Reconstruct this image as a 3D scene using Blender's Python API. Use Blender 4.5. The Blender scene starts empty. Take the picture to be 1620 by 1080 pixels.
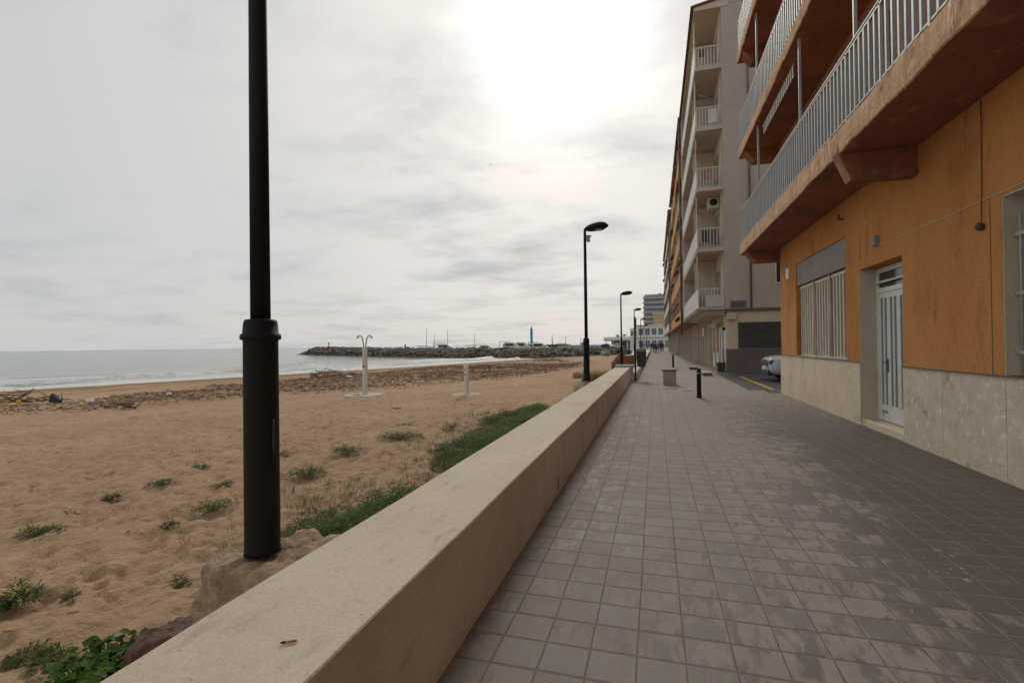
import bpy, math, random
from mathutils import Vector, Matrix, noise
R = math.radians
random.seed(7)
sc = bpy.context.scene
col = sc.collection
WL = {}

# ------------------------------------------------------------------ helpers
def tag(o, label=None, cat=None, group=None, kind=None):
    if label: o['label'] = label
    if cat: o['category'] = cat
    if group: o['group'] = group
    if kind: o['kind'] = kind
    return o

def empty(name, loc, label=None, cat=None, group=None, rz=0):
    o = bpy.data.objects.new(name, None)
    o.empty_display_size = .2
    o.location = loc
    o.rotation_euler.z = rz
    col.objects.link(o)
    WL[o] = Vector(loc)
    return tag(o, label, cat, group)

class MB:
    def __init__(s):
        s.v = []; s.f = []; s.mi = []; s.smooth = []
    def face(s, pts, mi=0, sm=False):
        n = len(s.v); s.v += [tuple(p) for p in pts]
        s.f.append(tuple(range(n, n + len(pts)))); s.mi.append(mi); s.smooth.append(sm)
    def raw(s, vs, fs, mi=0, sm=False):
        n = len(s.v); s.v += [tuple(p) for p in vs]
        for f in fs:
            s.f.append(tuple(i + n for i in f)); s.mi.append(mi); s.smooth.append(sm)
    def box(s, x0, x1, y0, y1, z0, z1, mi=0):
        v = [(x0,y0,z0),(x1,y0,z0),(x1,y1,z0),(x0,y1,z0),(x0,y0,z1),(x1,y0,z1),(x1,y1,z1),(x0,y1,z1)]
        s.raw(v, [(0,3,2,1),(4,5,6,7),(0,1,5,4),(1,2,6,5),(2,3,7,6),(3,0,4,7)], mi)
    def tube(s, pts, rad, n=10, mi=0, cap=True, sm=True):
        pts = [Vector(p) for p in pts]
        if not isinstance(rad, (list, tuple)): rad = [rad] * len(pts)
        vs = []; fs = []
        ref = None
        for i, p in enumerate(pts):
            d = (pts[min(i+1, len(pts)-1)] - pts[max(i-1, 0)])
            if d.length < 1e-9: d = Vector((0,0,1))
            d.normalize()
            if ref is None:
                ref = Vector((1,0,0)) if abs(d.x) < .9 else Vector((0,1,0))
            a = (ref - d * ref.dot(d)).normalized(); b = d.cross(a); ref = a
            for k in range(n):
                t = 2 * math.pi * k / n
                vs.append(p + (a * math.cos(t) + b * math.sin(t)) * rad[i])
        for i in range(len(pts) - 1):
            for k in range(n):
                fs.append((i*n+k, i*n+(k+1) % n, (i+1)*n+(k+1) % n, (i+1)*n+k))
        s.raw(vs, fs, mi, sm)
        if cap:
            m = len(s.v) - len(vs)
            s.f.append(tuple(m + k for k in reversed(range(n)))); s.mi.append(mi); s.smooth.append(False)
            e = m + (len(pts)-1) * n
            s.f.append(tuple(e + k for k in range(n))); s.mi.append(mi); s.smooth.append(False)
    def lathe(s, prof, c=(0,0,0), n=24, mi=0, sm=True):
        # prof: list of (r, z)
        s.tube([(c[0], c[1], c[2] + z) for r, z in prof], [max(r, .0005) for r, z in prof], n, mi, True, sm)
    def prism(s, poly, axis, a0, a1, mi=0):
        # poly list of 2D points; axis 'x','y','z' extrude between a0 and a1
        def P(p, a):
            if axis == 'x': return (a, p[0], p[1])
            if axis == 'y': return (p[0], a, p[1])
            return (p[0], p[1], a)
        n = len(poly)
        vs = [P(p, a0) for p in poly] + [P(p, a1) for p in poly]
        fs = [tuple(reversed(range(n))), tuple(range(n, 2*n))]
        fs += [(i, (i+1) % n, n + (i+1) % n, n + i) for i in range(n)]
        s.raw(vs, fs, mi)
    def blob(s, c, r, seed=0, nu=14, nv=9, amp=.25, fr=1.3, mi=0, sm=True, flat=None):
        vs = []; fs = []
        for i in range(nv + 1):
            th = math.pi * i / nv
            for j in range(nu):
                ph = 2 * math.pi * j / nu
                d = Vector((math.sin(th)*math.cos(ph), math.sin(th)*math.sin(ph), math.cos(th)))
                k = 1 + amp * noise.noise(d * fr + Vector((seed*3.1, seed*1.7, seed*.9)))  \
                      + amp * .4 * noise.noise(d * fr * 2.7 + Vector((seed, -seed, 2)))
                if flat:   # planar facets
                    for q in flat:
                        t = d.dot(q[0])
                        if t > 1e-3: k = min(k, q[1] / t)
                vs.append((c[0] + d.x*r[0]*k, c[1] + d.y*r[1]*k, c[2] + d.z*r[2]*k))
        for i in range(nv):
            for j in range(nu):
                fs.append((i*nu+j, (i+1)*nu+j, (i+1)*nu+(j+1) % nu, i*nu+(j+1) % nu))
        s.raw(vs, fs, mi, sm)
    def build(s, name, mats, parent=None, bevel=0, loc=None, merge=False):
        me = bpy.data.meshes.new(name)
        off = Vector((0,0,0))
        if parent is not None: off = WL[parent]
        elif loc is not None: off = Vector(loc)
        me.from_pydata([Vector(p) - off for p in s.v], [], s.f)
        if not isinstance(mats, (list, tuple)): mats = [mats]
        for m in mats: me.materials.append(m)
        me.polygons.foreach_set('material_index', s.mi)
        me.polygons.foreach_set('use_smooth', s.smooth)
        me.update()
        o = bpy.data.objects.new(name, me)
        col.objects.link(o)
        if parent is not None: o.parent = parent
        elif loc is not None: o.location = loc
        WL[o] = off
        if bevel:
            b = o.modifiers.new('bevel', 'BEVEL'); b.width = bevel; b.segments = 2; b.limit_method = 'ANGLE'
            b.angle_limit = R(40); b.harden_normals = False
        return o

def children(o): return [c for c in bpy.data.objects if c.parent == o]
def copy_tree(o, parent=None):
    c = o.copy(); col.objects.link(c)
    if parent is not None: c.parent = parent
    for ch in children(o): copy_tree(ch, c)
    return c

# ------------------------------------------------------------------ materials
def new_mat(name):
    m = bpy.data.materials.new(name); m.use_nodes = True
    nt = m.node_tree
    b = nt.nodes['Principled BSDF']
    return m, nt, b

class N:
    """tiny node builder"""
    def __init__(s, nt): s.nt = nt
    def n(s, t, **kw):
        x = s.nt.nodes.new(t)
        for k, v in kw.items(): setattr(x, k, v)
        return x
    def l(s, a, b): s.nt.links.new(a, b)
    def set(s, sock, v):
        if hasattr(v, 'is_output') or isinstance(v, bpy.types.NodeSocket): s.l(v, sock)
        else: sock.default_value = v
    def math(s, op, a, b=None, c=None, clamp=False):
        x = s.n('ShaderNodeMath', operation=op, use_clamp=clamp)
        s.set(x.inputs[0], a)
        if b is not None: s.set(x.inputs[1], b)
        if c is not None: s.set(x.inputs[2], c)
        return x.outputs[0]
    def mapping(s, vec, scale=(1,1,1), loc=(0,0,0), rot=(0,0,0)):
        x = s.n('ShaderNodeMapping'); s.l(vec, x.inputs[0])
        x.inputs['Scale'].default_value = scale; x.inputs['Location'].default_value = loc
        x.inputs['Rotation'].default_value = rot
        return x.outputs[0]
    def noise(s, vec, scale=5, detail=4, rough=.55, dist=0):
        x = s.n('ShaderNodeTexNoise'); s.l(vec, x.inputs['Vector'])
        x.inputs['Scale'].default_value = scale; x.inputs['Detail'].default_value = detail
        x.inputs['Roughness'].default_value = rough; x.inputs['Distortion'].default_value = dist
        return x.outputs['Fac']
    def ramp(s, fac, stops, interp='LINEAR'):
        x = s.n('ShaderNodeValToRGB'); s.l(fac, x.inputs[0])
        cr = x.color_ramp; cr.interpolation = interp
        while len(cr.elements) > 1: cr.elements.remove(cr.elements[-1])
        cr.elements[0].position = stops[0][0]; cr.elements[0].color = c4(stops[0][1])
        for p, c in stops[1:]:
            e = cr.elements.new(p); e.color = c4(c)
        return x.outputs[0]
    def mix(s, fac, a, b, mode='MIX'):
        x = s.n('ShaderNodeMix', data_type='RGBA', blend_type=mode)
        s.set(x.inputs[0], fac); s.set(x.inputs[6], c4(a) if not isinstance(a, bpy.types.NodeSocket) else a)
        s.set(x.inputs[7], c4(b) if not isinstance(b, bpy.types.NodeSocket) else b)
        return x.outputs[2]
    def sstep(s, v, a, b):
        x = s.n('ShaderNodeMapRange', interpolation_type='SMOOTHSTEP'); s.set(x.inputs[0], v)
        x.inputs[1].default_value = a; x.inputs[2].default_value = b
        return x.outputs[0]
    def bump(s, h, strength=.3, dist=.02, nrm=None):
        x = s.n('ShaderNodeBump'); s.l(h, x.inputs['Height'])
        x.inputs['Strength'].default_value = strength; x.inputs['Distance'].default_value = dist
        if nrm is not None: s.l(nrm, x.inputs['Normal'])
        return x.outputs[0]

def c4(c):
    if isinstance(c, bpy.types.NodeSocket): return c
    if isinstance(c, (int, float)): return (c, c, c, 1)
    return (c[0], c[1], c[2], 1) if len(c) == 3 else tuple(c)

def M(name, c1, c2=None, c3=None, scale=3, stretch=(1,1,1), rough=.8, bump=.15, bscale=60, bdist=.01, metal=0,
      fine=.12, coord='Object', detail=5, spec=None, grime=None, gscale=1.2, lo=.35, hi=.68):
    """generic weathered surface: two-tone noise + fine mottling + bump, optional grime patches"""
    m, nt, b = new_mat(name); k = N(nt)
    tc = k.n('ShaderNodeTexCoord').outputs[coord]
    v = k.mapping(tc, stretch)
    if c2 is None: c2 = tuple(x * .8 for x in c1)
    f = k.noise(v, scale, detail)
    c = k.ramp(f, [(lo, c1), (hi, c2)])
    if c3 is not None:
        g = k.noise(k.mapping(tc, stretch, (7.3, 1.9, 4.4)), scale * 2.3, 5, .65)
        c = k.mix(k.sstep(g, .56, .70), c, c3)
    if grime is not None:
        g = k.noise(k.mapping(tc, (1,1,1), (3.3, 8.1, 1.4)), gscale, 7, .7)
        c = k.mix(k.sstep(g, .53, .72), c, grime)
    if fine:
        h = k.noise(tc, bscale * .7, 3, .7)
        c = k.mix(1.0, c, k.ramp(h, [(.3, 1 - fine), (.7, 1 + fine)]), 'MULTIPLY')
    k.l(c, b.inputs['Base Color'])
    b.inputs['Roughness'].default_value = rough
    b.inputs['Metallic'].default_value = metal
    if spec is not None: b.inputs['Specular IOR Level'].default_value = spec
    if bump:
        k.l(k.bump(k.noise(tc, bscale, 5, .65), bump, bdist), b.inputs['Normal'])
    return m

mat = {}
# -- low promenade wall: troweled cement with pits and faint stains
def wall_mat():
    m, nt, b = new_mat('cement_render'); k = N(nt)
    p = k.n('ShaderNodeNewGeometry').outputs['Position']
    f = k.noise(p, 1.3, 6, .6)
    c = k.ramp(f, [(.3, (.54,.46,.345)), (.5, (.60,.515,.39)), (.72, (.66,.57,.44))])
    f2 = k.noise(k.mapping(p, (1, .35, 1)), 9, 5, .7)
    c = k.mix(k.sstep(f2, .55, .75), c, (.46,.395,.31))
    f3 = k.noise(p, 70, 4, .75)
    c = k.mix(1.0, c, k.ramp(f3, [(.3, .86), (.7, 1.1)]), 'MULTIPLY')
    sp = k.noise(p, 38, 2, .5)
    c = k.mix(k.math('MULTIPLY', k.sstep(sp, .72, .78), .75), c, (.16,.125,.095))
    sp2 = k.noise(k.mapping(p, (1, 2.2, 1), (5,3,1), (0,0,.5)), 16, 3, .6)
    c = k.mix(k.math('MULTIPLY', k.sstep(sp2, .70, .76), .55), c, (.25,.2,.155))
    # promenade-side face: same cement as the top, with slight mottling and drip stains
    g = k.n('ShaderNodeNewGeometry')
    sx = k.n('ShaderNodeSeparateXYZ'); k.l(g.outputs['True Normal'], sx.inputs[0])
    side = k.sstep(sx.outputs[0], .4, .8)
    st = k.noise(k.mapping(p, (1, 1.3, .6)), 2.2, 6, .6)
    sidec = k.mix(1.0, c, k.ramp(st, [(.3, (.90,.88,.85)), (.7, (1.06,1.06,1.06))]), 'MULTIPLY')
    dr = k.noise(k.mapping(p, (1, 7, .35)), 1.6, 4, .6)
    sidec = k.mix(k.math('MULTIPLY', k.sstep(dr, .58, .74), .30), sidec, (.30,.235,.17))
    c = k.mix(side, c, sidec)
    k.l(c, b.inputs['Base Color']); b.inputs['Roughness'].default_value = .92
    h = k.math('ADD', k.noise(p, 55, 5, .7), k.math('MULTIPLY', k.noise(p, 7, 4), 1.6))
    k.l(k.bump(h, .32, .012), b.inputs['Normal'])
    return m
mat['wall'] = wall_mat()

def paver_mat():
    m, nt, b = new_mat('promenade_pavers'); k = N(nt)
    p = k.n('ShaderNodeNewGeometry').outputs['Position']
    W = .2372
    wob = k.n('ShaderNodeTexNoise'); k.l(p, wob.inputs['Vector']); wob.inputs['Scale'].default_value = 2.5
    sub = k.n('ShaderNodeVectorMath', operation='SUBTRACT'); k.l(wob.outputs['Color'], sub.inputs[0]); sub.inputs[1].default_value = (.5,.5,.5)
    mul = k.n('ShaderNodeVectorMath', operation='SCALE'); k.l(sub.outputs[0], mul.inputs[0]); mul.inputs[3].default_value = .012
    add = k.n('ShaderNodeVectorMath', operation='ADD'); k.l(p, add.inputs[0]); k.l(mul.outputs[0], add.inputs[1])
    q = k.mapping(add.outputs[0], (1/W, 1/W, 0), (.11/W - .0, .03, 0))
    fl = k.n('ShaderNodeVectorMath', operation='FLOOR'); k.l(q, fl.inputs[0])
    fr = k.n('ShaderNodeVectorMath', operation='FRACTION'); k.l(q, fr.inputs[0])
    s = k.n('ShaderNodeSeparateXYZ'); k.l(fr.outputs[0], s.inputs[0])
    ex = k.math('MINIMUM', s.outputs[0], k.math('SUBTRACT', 1, s.outputs[0]))
    ey = k.math('MINIMUM', s.outputs[1], k.math('SUBTRACT', 1, s.outputs[1]))
    e = k.math('MINIMUM', k.math('MULTIPLY', ex, 1.7), k.math('MULTIPLY', ey, .66))
    grout = k.math('SUBTRACT', 1, k.sstep(e, .014, .040))
    wn = k.n('ShaderNodeTexWhiteNoise', noise_dimensions='2D'); k.l(fl.outputs[0], wn.inputs['Vector'])
    rnd = wn.outputs['Value']
    # per-tile shifted coordinates so stains stop at the joints
    sc_ = k.n('ShaderNodeVectorMath', operation='SCALE'); k.l(wn.outputs['Color'], sc_.inputs[0]); sc_.inputs[3].default_value = 37
    pa = k.n('ShaderNodeVectorMath', operation='ADD'); k.l(p, pa.inputs[0]); k.l(sc_.outputs[0], pa.inputs[1])
    dirt = k.noise(k.mapping(pa.outputs[0], (2.6, .8, 1)), 4.2, 7, .62, .5)
    big = k.noise(p, .9, 4, .55)
    sx = k.n('ShaderNodeSeparateXYZ'); k.l(p, sx.inputs[0])
    # sand-dusted strip along the sea wall, bare dark tiles in front of the houses
    bare = k.sstep(k.math('ADD', sx.outputs[0], k.math('ADD', k.math('MULTIPLY', k.math('SUBTRACT', big, .5), 1.6), k.math('MULTIPLY', k.math('SUBTRACT', rnd, .5), .5))), 1.0, 2.6)
    bare = k.math('MULTIPLY', bare, k.math('SUBTRACT', 1, k.sstep(sx.outputs[1], 8, 17)))
    near = k.math('SUBTRACT', 1, k.sstep(sx.outputs[1], 4.0, 9))
    thr = k.math('ADD', k.math('MULTIPLY', near, .065), k.math('ADD', k.math('MULTIPLY', bare, .22), k.math('MULTIPLY', k.math('SUBTRACT', rnd, .5), .12)))
    d = k.math('SUBTRACT', dirt, thr)
    dust = k.sstep(d, .34, .50)
    tile = k.ramp(rnd, [(0, (.138,.122,.112)), (1, (.205,.180,.163))])
    tile = k.mix(k.math('MULTIPLY', bare, .85), tile, (.078,.066,.058))
    dustc = k.ramp(k.noise(p, 3, 5), [(.3, (.285,.243,.207)), (.7, (.345,.296,.252))])
    c = k.mix(k.math('MULTIPLY', dust, k.math('SUBTRACT', .82, k.math('MULTIPLY', bare, .58))), tile, dustc)
    gc = k.mix(bare, (.135,.110,.090), (.165,.145,.126))
    c = k.mix(k.math('MULTIPLY', grout, .72), c, gc)
    # dried white splashes near the house
    m1 = k.n('ShaderNodeVectorMath', operation='DISTANCE'); k.l(p, m1.inputs[0]); m1.inputs[1].default_value = (1.98, 4.25, 0)
    sp = k.math('MULTIPLY', k.sstep(k.noise(k.mapping(p, (1,.6,1), (2,1,0), (0,0,.6)), 13, 6, .72, 1.2), .585, .63), k.math('SUBTRACT', 1, k.sstep(m1.outputs['Value'], .10, .42)))
    m2 = k.n('ShaderNodeVectorMath', operation='DISTANCE'); k.l(p, m2.inputs[0]); m2.inputs[1].default_value = (1.5, 3.45, 0)
    sp2 = k.math('MULTIPLY', k.sstep(k.noise(p, 17, 6, .7, .8), .60, .66), k.math('SUBTRACT', 1, k.sstep(m2.outputs['Value'], .05, .36)))
    c = k.mix(k.math('MULTIPLY', k.math('MAXIMUM', sp, sp2), .8), c, (.42,.385,.34))
    fine = k.noise(p, 90, 4, .7)
    c = k.mix(1.0, c, k.ramp(fine, [(.3, .86), (.7, 1.12)]), 'MULTIPLY')
    gum = k.noise(k.mapping(p, (1,1,0)), 21, 2, .4)
    c = k.mix(k.math('MULTIPLY', k.sstep(gum, .735, .76), .55), c, (.07,.06,.052))
    # dirt strip gathered at the foot of the wall
    foot = k.math('SUBTRACT', 1, k.sstep(k.math('ADD', sx.outputs[0], k.math('MULTIPLY', k.noise(p, 6, 4), .12)), -.99, -.86))
    c = k.mix(k.math('MULTIPLY', foot, .8), c, (.095,.07,.05))
    k.l(c, b.inputs['Base Color'])
    k.l(k.ramp(dust, [(0, .60), (1, .80)]), b.inputs['Roughness'])
    b.inputs['Specular IOR Level'].default_value = .24
    hh = k.math('ADD', k.math('MULTIPLY', k.sstep(e, .0, .05), 1.0), k.math('ADD', k.math('MULTIPLY', k.noise(p, 60, 5, .7), .18), k.math('MULTIPLY', rnd, .45)))
    k.l(k.bump(hh, .55, .006), b.inputs['Normal'])
    return m
mat['paver'] = paver_mat()

def sand_mat():
    m, nt, b = new_mat('beach_sand'); k = N(nt)
    p = k.n('ShaderNodeNewGeometry').outputs['Position']
    sx = k.n('ShaderNodeSeparateXYZ'); k.l(p, sx.inputs[0])
    f = k.noise(p, .5, 6, .6)
    dry = k.ramp(f, [(.3, (.395,.262,.155)), (.7, (.495,.338,.208))])
    f2 = k.noise(p, 5, 5, .6)
    dry = k.mix(k.math('MULTIPLY', k.sstep(f2, .48, .72), .5), dry, (.36,.225,.125))
    sp = k.noise(p, 55, 2, .5)
    dry = k.mix(k.math('MULTIPLY', k.sstep(sp, .70, .76), .6), dry, (.16,.10,.06))
    zn = k.math('ADD', sx.outputs[2], k.math('MULTIPLY', k.math('SUBTRACT', k.noise(p, .25, 5), .5), .35))
    damp = k.mix(k.sstep(zn, -.98, -.74), (.30,.172,.088), dry)
    wet = k.mix(k.sstep(zn, -1.62, -1.25), (.215,.145,.092), damp)
    fine = k.noise(p, 160, 3, .7)
    c = k.mix(1.0, wet, k.ramp(fine, [(.3, .8), (.7, 1.15)]), 'MULTIPLY')
    k.l(c, b.inputs['Base Color'])
    k.l(k.ramp(k.sstep(zn, -1.68, -1.40), [(0, .22), (1, .95)]), b.inputs['Roughness'])
    b.inputs['Specular IOR Level'].default_value = .3
    h = k.math('ADD', k.math('ADD', k.noise(p, 9, 5, .6), k.math('MULTIPLY', k.noise(p, 3.6, 4, .55), 1.7)), k.math('MULTIPLY', k.noise(p, 45, 4, .7), .25))
    k.l(k.bump(h, .9, .07), b.inputs['Normal'])
    return m
mat['sand'] = sand_mat()

def sea_mat():
    m, nt, b = new_mat('sea_water'); k = N(nt)
    p = k.n('ShaderNodeNewGeometry').outputs['Position']
    uv = k.n('ShaderNodeTexCoord').outputs['UV']
    s = k.n('ShaderNodeSeparateXYZ'); k.l(uv, s.inputs[0])
    u = s.outputs[0]   # distance from the shoreline in units of 100 m, negative seaward
    d = k.math('MULTIPLY', u, -100)
    wob = k.math('MULTIPLY', k.math('SUBTRACT', k.noise(p, .06, 5, .6), .5), 16)
    dd = k.math('ADD', d, wob)
    # foam: swash at the edge, broken bands further out
    f1 = k.noise(k.mapping(uv, (100, 30, 1)), .55, 7, .68, .6)
    f1b = k.noise(p, 1.6, 6, .7)
    edge = k.math('SUBTRACT', 1, k.sstep(dd, 2, 14))
    band = k.math('MULTIPLY', k.sstep(dd, 9, 14), k.math('SUBTRACT', 1, k.sstep(dd, 15, 22)))
    ff = k.math('ADD', k.math('MULTIPLY', f1, .7), k.math('MULTIPLY', f1b, .3))
    foam = k.sstep(k.math('ADD', ff, k.math('ADD', k.math('MULTIPLY', edge, .26), k.math('MULTIPLY', band, .17))), .57, .68)
    foam = k.math('MULTIPLY', foam, k.math('SUBTRACT', 1, k.sstep(dd, 16, 32)))
    body = k.mix(k.sstep(d, 5, 60), (.20,.18,.135), (.085,.115,.11))
    body = k.mix(k.sstep(d, 100, 1500), body, (.05,.085,.095))
    c = k.mix(k.math('MULTIPLY', foam, .9), body, (.66,.66,.64))
    k.l(c, b.inputs['Base Color'])
    k.l(k.mix(foam, .14, .8), b.inputs['Roughness'])
    b.inputs['IOR'].default_value = 1.33
    h = k.math('ADD', k.noise(k.mapping(p, (1, .35, 1), (0,0,0), (0,0,.25)), .55, 6, .6), k.math('MULTIPLY', k.noise(p, .09, 3), 1.4))
    k.l(k.bump(h, .40, .30), b.inputs['Normal'])
    return m
mat['sea'] = sea_mat()

def plain(name, c, rough=.5, metal=0, bump=0, spec=None):
    return M(name, c, tuple(x*.86 for x in c), rough=rough, metal=metal, bump=bump, fine=.05, scale=4, spec=spec)

mat['asphalt'] = M('asphalt', (.060,.057,.054), (.085,.08,.074), scale=1.2, rough=.9, bump=.4, bscale=120, fine=.3)
mat['ground'] = M('town_ground', (.17,.15,.13), (.22,.19,.16), scale=.3, rough=.95)
mat['yellow_paint'] = M('yellow_road_paint', (.62,.36,.06), (.5,.28,.05), (.12,.10,.08), scale=5, rough=.8)
mat['pole'] = M('black_painted_steel', (.011,.0105,.0105), (.016,.0145,.0135), (.025,.017,.013), scale=2.2, stretch=(1,1,.4), rough=.62, bump=.08, bscale=40, spec=.18)
mat['lens'] = plain('lamp_lens', (.35,.34,.30), .25)
mat['rock'] = M('footing_rock', (.30,.205,.125), (.42,.305,.20), (.20,.13,.08), scale=4, rough=.95, bump=.9, bscale=22, bdist=.03, fine=.3)
mat['rock_red'] = M('red_brown_rock', (.115,.068,.046), (.17,.10,.068), scale=5, rough=.95, bump=.9, bscale=20, bdist=.03, fine=.3)
mat['boulder'] = M('breakwater_rock', (.12,.092,.068), (.245,.195,.145), (.33,.28,.215), scale=.5, rough=.95, bump=.8, bscale=3, bdist=.2, coord='Object', fine=.25)
mat['boulder2'] = M('breakwater_rock_low', (.055,.047,.035), (.115,.095,.068), (.07,.072,.04), scale=.5, rough=.9, bump=.8, bscale=3, bdist=.2, fine=.25)
mat['leaf'] = M('fleshy_green_leaf', (.078,.140,.022), (.145,.215,.045), scale=14, rough=.6, bump=0, fine=.2)
mat['leaf_grey'] = M('grey_green_leaf', (.110,.145,.058), (.185,.22,.105), scale=14, rough=.7, bump=0, fine=.2)
mat['leaf_dark'] = M('dark_green_leaf', (.044,.090,.018), (.085,.140,.032), scale=14, rough=.55, bump=0, fine=.2)
mat['leaf_bright'] = M('broad_green_leaf', (.075,.145,.03), (.125,.20,.05), scale=10, rough=.5, bump=.2, bscale=50, fine=.15)
mat['leaf_dry'] = M('dry_grass_blade', (.30,.215,.125), (.42,.31,.19), scale=14, rough=.85, bump=0, fine=.2)
mat['twig'] = M('brown_twig', (.115,.068,.038), (.19,.12,.07), scale=9, rough=.9, bump=0)
mat['flower'] = plain('pale_flower', (.6,.58,.45), .7)
mat['wood_dark'] = M('wet_driftwood', (.078,.048,.03), (.13,.085,.054), scale=5, rough=.9)
mat['wood'] = M('brown_driftwood', (.23,.142,.083), (.32,.21,.128), scale=5, rough=.92)
mat['wood_pale'] = M('bleached_driftwood', (.38,.27,.175), (.54,.43,.32), scale=5, rough=.92)
mat['white'] = M('white_paint', (.72,.71,.68), (.62,.60,.56), scale=3, rough=.5, bump=.04)
mat['shower'] = M('cream_shower_enamel', (.66,.62,.55), (.56,.52,.45), scale=3, stretch=(1,1,.4), rough=.45, bump=.03)
mat['chrome'] = plain('dull_steel', (.42,.41,.39), .35, 1)
mat['dark'] = plain('dark_plastic', (.02,.02,.02), .5)
mat['pad'] = M('concrete_pad', (.53,.46,.36), (.46,.39,.30), scale=3, rough=.95, bump=.3)
mat['bin'] = M('dark_green_bin', (.012,.022,.02), (.02,.03,.028), scale=3, rough=.5)
mat['orange'] = M('orange_render', (.455,.198,.061), (.55,.258,.090), (.38,.158,.050), scale=.8, stretch=(1,1.6,.45), rough=.95, bump=.4, bscale=30, bdist=.008, fine=.12, grime=(.33,.14,.05), gscale=.6, spec=.15, lo=.3, hi=.7)
mat['redwall'] = M('red_brown_render', (.38,.175,.12), (.44,.21,.145), scale=1.2, rough=.9, bump=.2)
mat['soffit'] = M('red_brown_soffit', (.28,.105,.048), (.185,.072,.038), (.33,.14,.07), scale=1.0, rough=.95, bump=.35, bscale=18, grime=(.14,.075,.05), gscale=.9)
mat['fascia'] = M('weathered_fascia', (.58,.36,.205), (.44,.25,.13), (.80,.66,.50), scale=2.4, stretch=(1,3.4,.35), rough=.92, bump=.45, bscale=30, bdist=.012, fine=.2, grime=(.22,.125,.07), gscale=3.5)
mat['plinth'] = M('stone_plinth', (.66,.56,.40), (.60,.50,.345), scale=2.0, rough=.7, bump=.15, bscale=30, grime=(.40,.315,.205), gscale=1.6)
mat['plinth_worn'] = M('worn_stone_plinth', (.62,.53,.395), (.54,.45,.325), (.78,.71,.60), scale=4.5, rough=.75, bump=.3, bscale=26, grime=(.33,.245,.15), gscale=2.2)
mat['rail'] = M('grey_white_railing', (.37,.385,.375), (.29,.305,.30), scale=6, stretch=(1,1,.3), rough=.5, bump=.05)
mat['rail_light'] = M('white_railing', (.60,.58,.54), (.52,.50,.46), scale=6, stretch=(1,1,.3), rough=.5, bump=.05)
mat['rail_dark'] = M('worn_handrail', (.32,.30,.27), (.22,.20,.18), scale=6, rough=.5)
mat['panel_grey'] = M('grey_cement_panel', (.30,.285,.255), (.25,.235,.21), scale=1.5, rough=.85, bump=.1)
mat['blind'] = M('beige_blind', (.16,.135,.10), (.13,.11,.08), scale=3, rough=.7)
mat['bars'] = M('beige_bars', (.62,.56,.42), (.54,.485,.36), scale=4, rough=.6)
mat['glass_green'] = plain('frosted_green_glass', (.13,.185,.17), .22)
mat['glass_dark'] = plain('dark_window_glass', (.03,.033,.036), .12)
mat['jamb'] = M('beige_jamb', (.56,.485,.36), (.50,.43,.31), scale=3, rough=.8)
mat['shutter_lt'] = M('pale_roller_shutter', (.50,.50,.46), (.43,.42,.39), scale=3, rough=.6)
mat['cable'] = plain('brown_cable', (.10,.06,.04), .7)
mat['grey_wall'] = M('grey_render', (.46,.41,.35), (.41,.365,.31), scale=.6, rough=.92, bump=.12, grime=(.38,.335,.29), gscale=.35, fine=.06)
mat['grey_dark'] = M('dark_grey_base', (.135,.112,.10), (.165,.138,.123), scale=1.5, rough=.85, bump=.1)
mat['beige'] = M('beige_balcony_render', (.60,.51,.37), (.54,.45,.33), scale=1, rough=.9, bump=.1)
mat['white_panel'] = M('white_parapet_panel', (.60,.585,.56), (.54,.53,.50), scale=.8, rough=.7, bump=.03)
mat['slab'] = M('balcony_slab_render', (.52,.455,.37), (.45,.40,.33), scale=1.4, rough=.9, bump=.1)
mat['rollshut'] = M('dark_roller_shutter', (.060,.064,.062), (.08,.084,.08), scale=1.5, rough=.55, bump=.05)
mat['orange2'] = M('ochre_parapet', (.60,.275,.06), (.52,.225,.05), scale=.9, rough=.85, bump=.05)
mat['brown_awning'] = M('ochre_awning', (.42,.185,.06), (.36,.15,.05), scale=1.5, rough=.85)
mat['tile_red'] = M('roof_tile_edge', (.13,.055,.042), (.17,.075,.055), scale=3, rough=.8)
mat['door_brown'] = M('brown_door', (.095,.058,.036), (.125,.08,.05), scale=2, rough=.6)
mat['far_grey'] = M('far_grey_render', (.46,.445,.445), (.40,.385,.385), scale=.3, rough=.9, fine=0, bump=0)
mat['far_glass'] = M('far_blue_grey_glass', (.13,.14,.16), (.17,.18,.20), scale=.3, rough=.35, fine=0, bump=0)
mat['tower_glass'] = M('tower_window_band', (.30,.31,.33), (.25,.26,.28), scale=.3, rough=.4, fine=0, bump=0)
mat['far_yellow'] = M('far_yellow_render', (.56,.42,.22), (.50,.37,.19), scale=.3, rough=.9, fine=0, bump=0)
mat['far_white'] = M('far_white_render', (.82,.81,.79), (.76,.75,.73), scale=.3, rough=.85, fine=0, bump=0)
mat['tower_blue'] = M('blue_tower_paint', (.045,.24,.44), (.06,.27,.47), scale=.6, rough=.5, fine=.05, bump=0)
mat['hull'] = M('white_boat_hull', (.62,.61,.59), (.52,.51,.49), scale=.6, rough=.3, fine=0, bump=0)
mat['mast'] = plain('aluminium_mast', (.52,.53,.54), .4)
mat['canvas_blue'] = plain('dark_boat_canvas', (.04,.055,.09), .8)
mat['car_white'] = plain('white_car_paint', (.62,.65,.68), .22)
mat['car_blue'] = plain('blue_car_paint', (.035,.06,.14), .25)
mat['tyre'] = plain('tyre_rubber', (.02,.02,.02), .85)
mat['headlight'] = plain('headlight_glass', (.10,.12,.14), .1)
mat['terracotta'] = M('brown_planter', (.055,.035,.026), (.08,.052,.038), scale=4, rough=.8)
mat['brick'] = M('red_brown_lowwall', (.25,.105,.062), (.20,.085,.052), scale=3, rough=.9)
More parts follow.
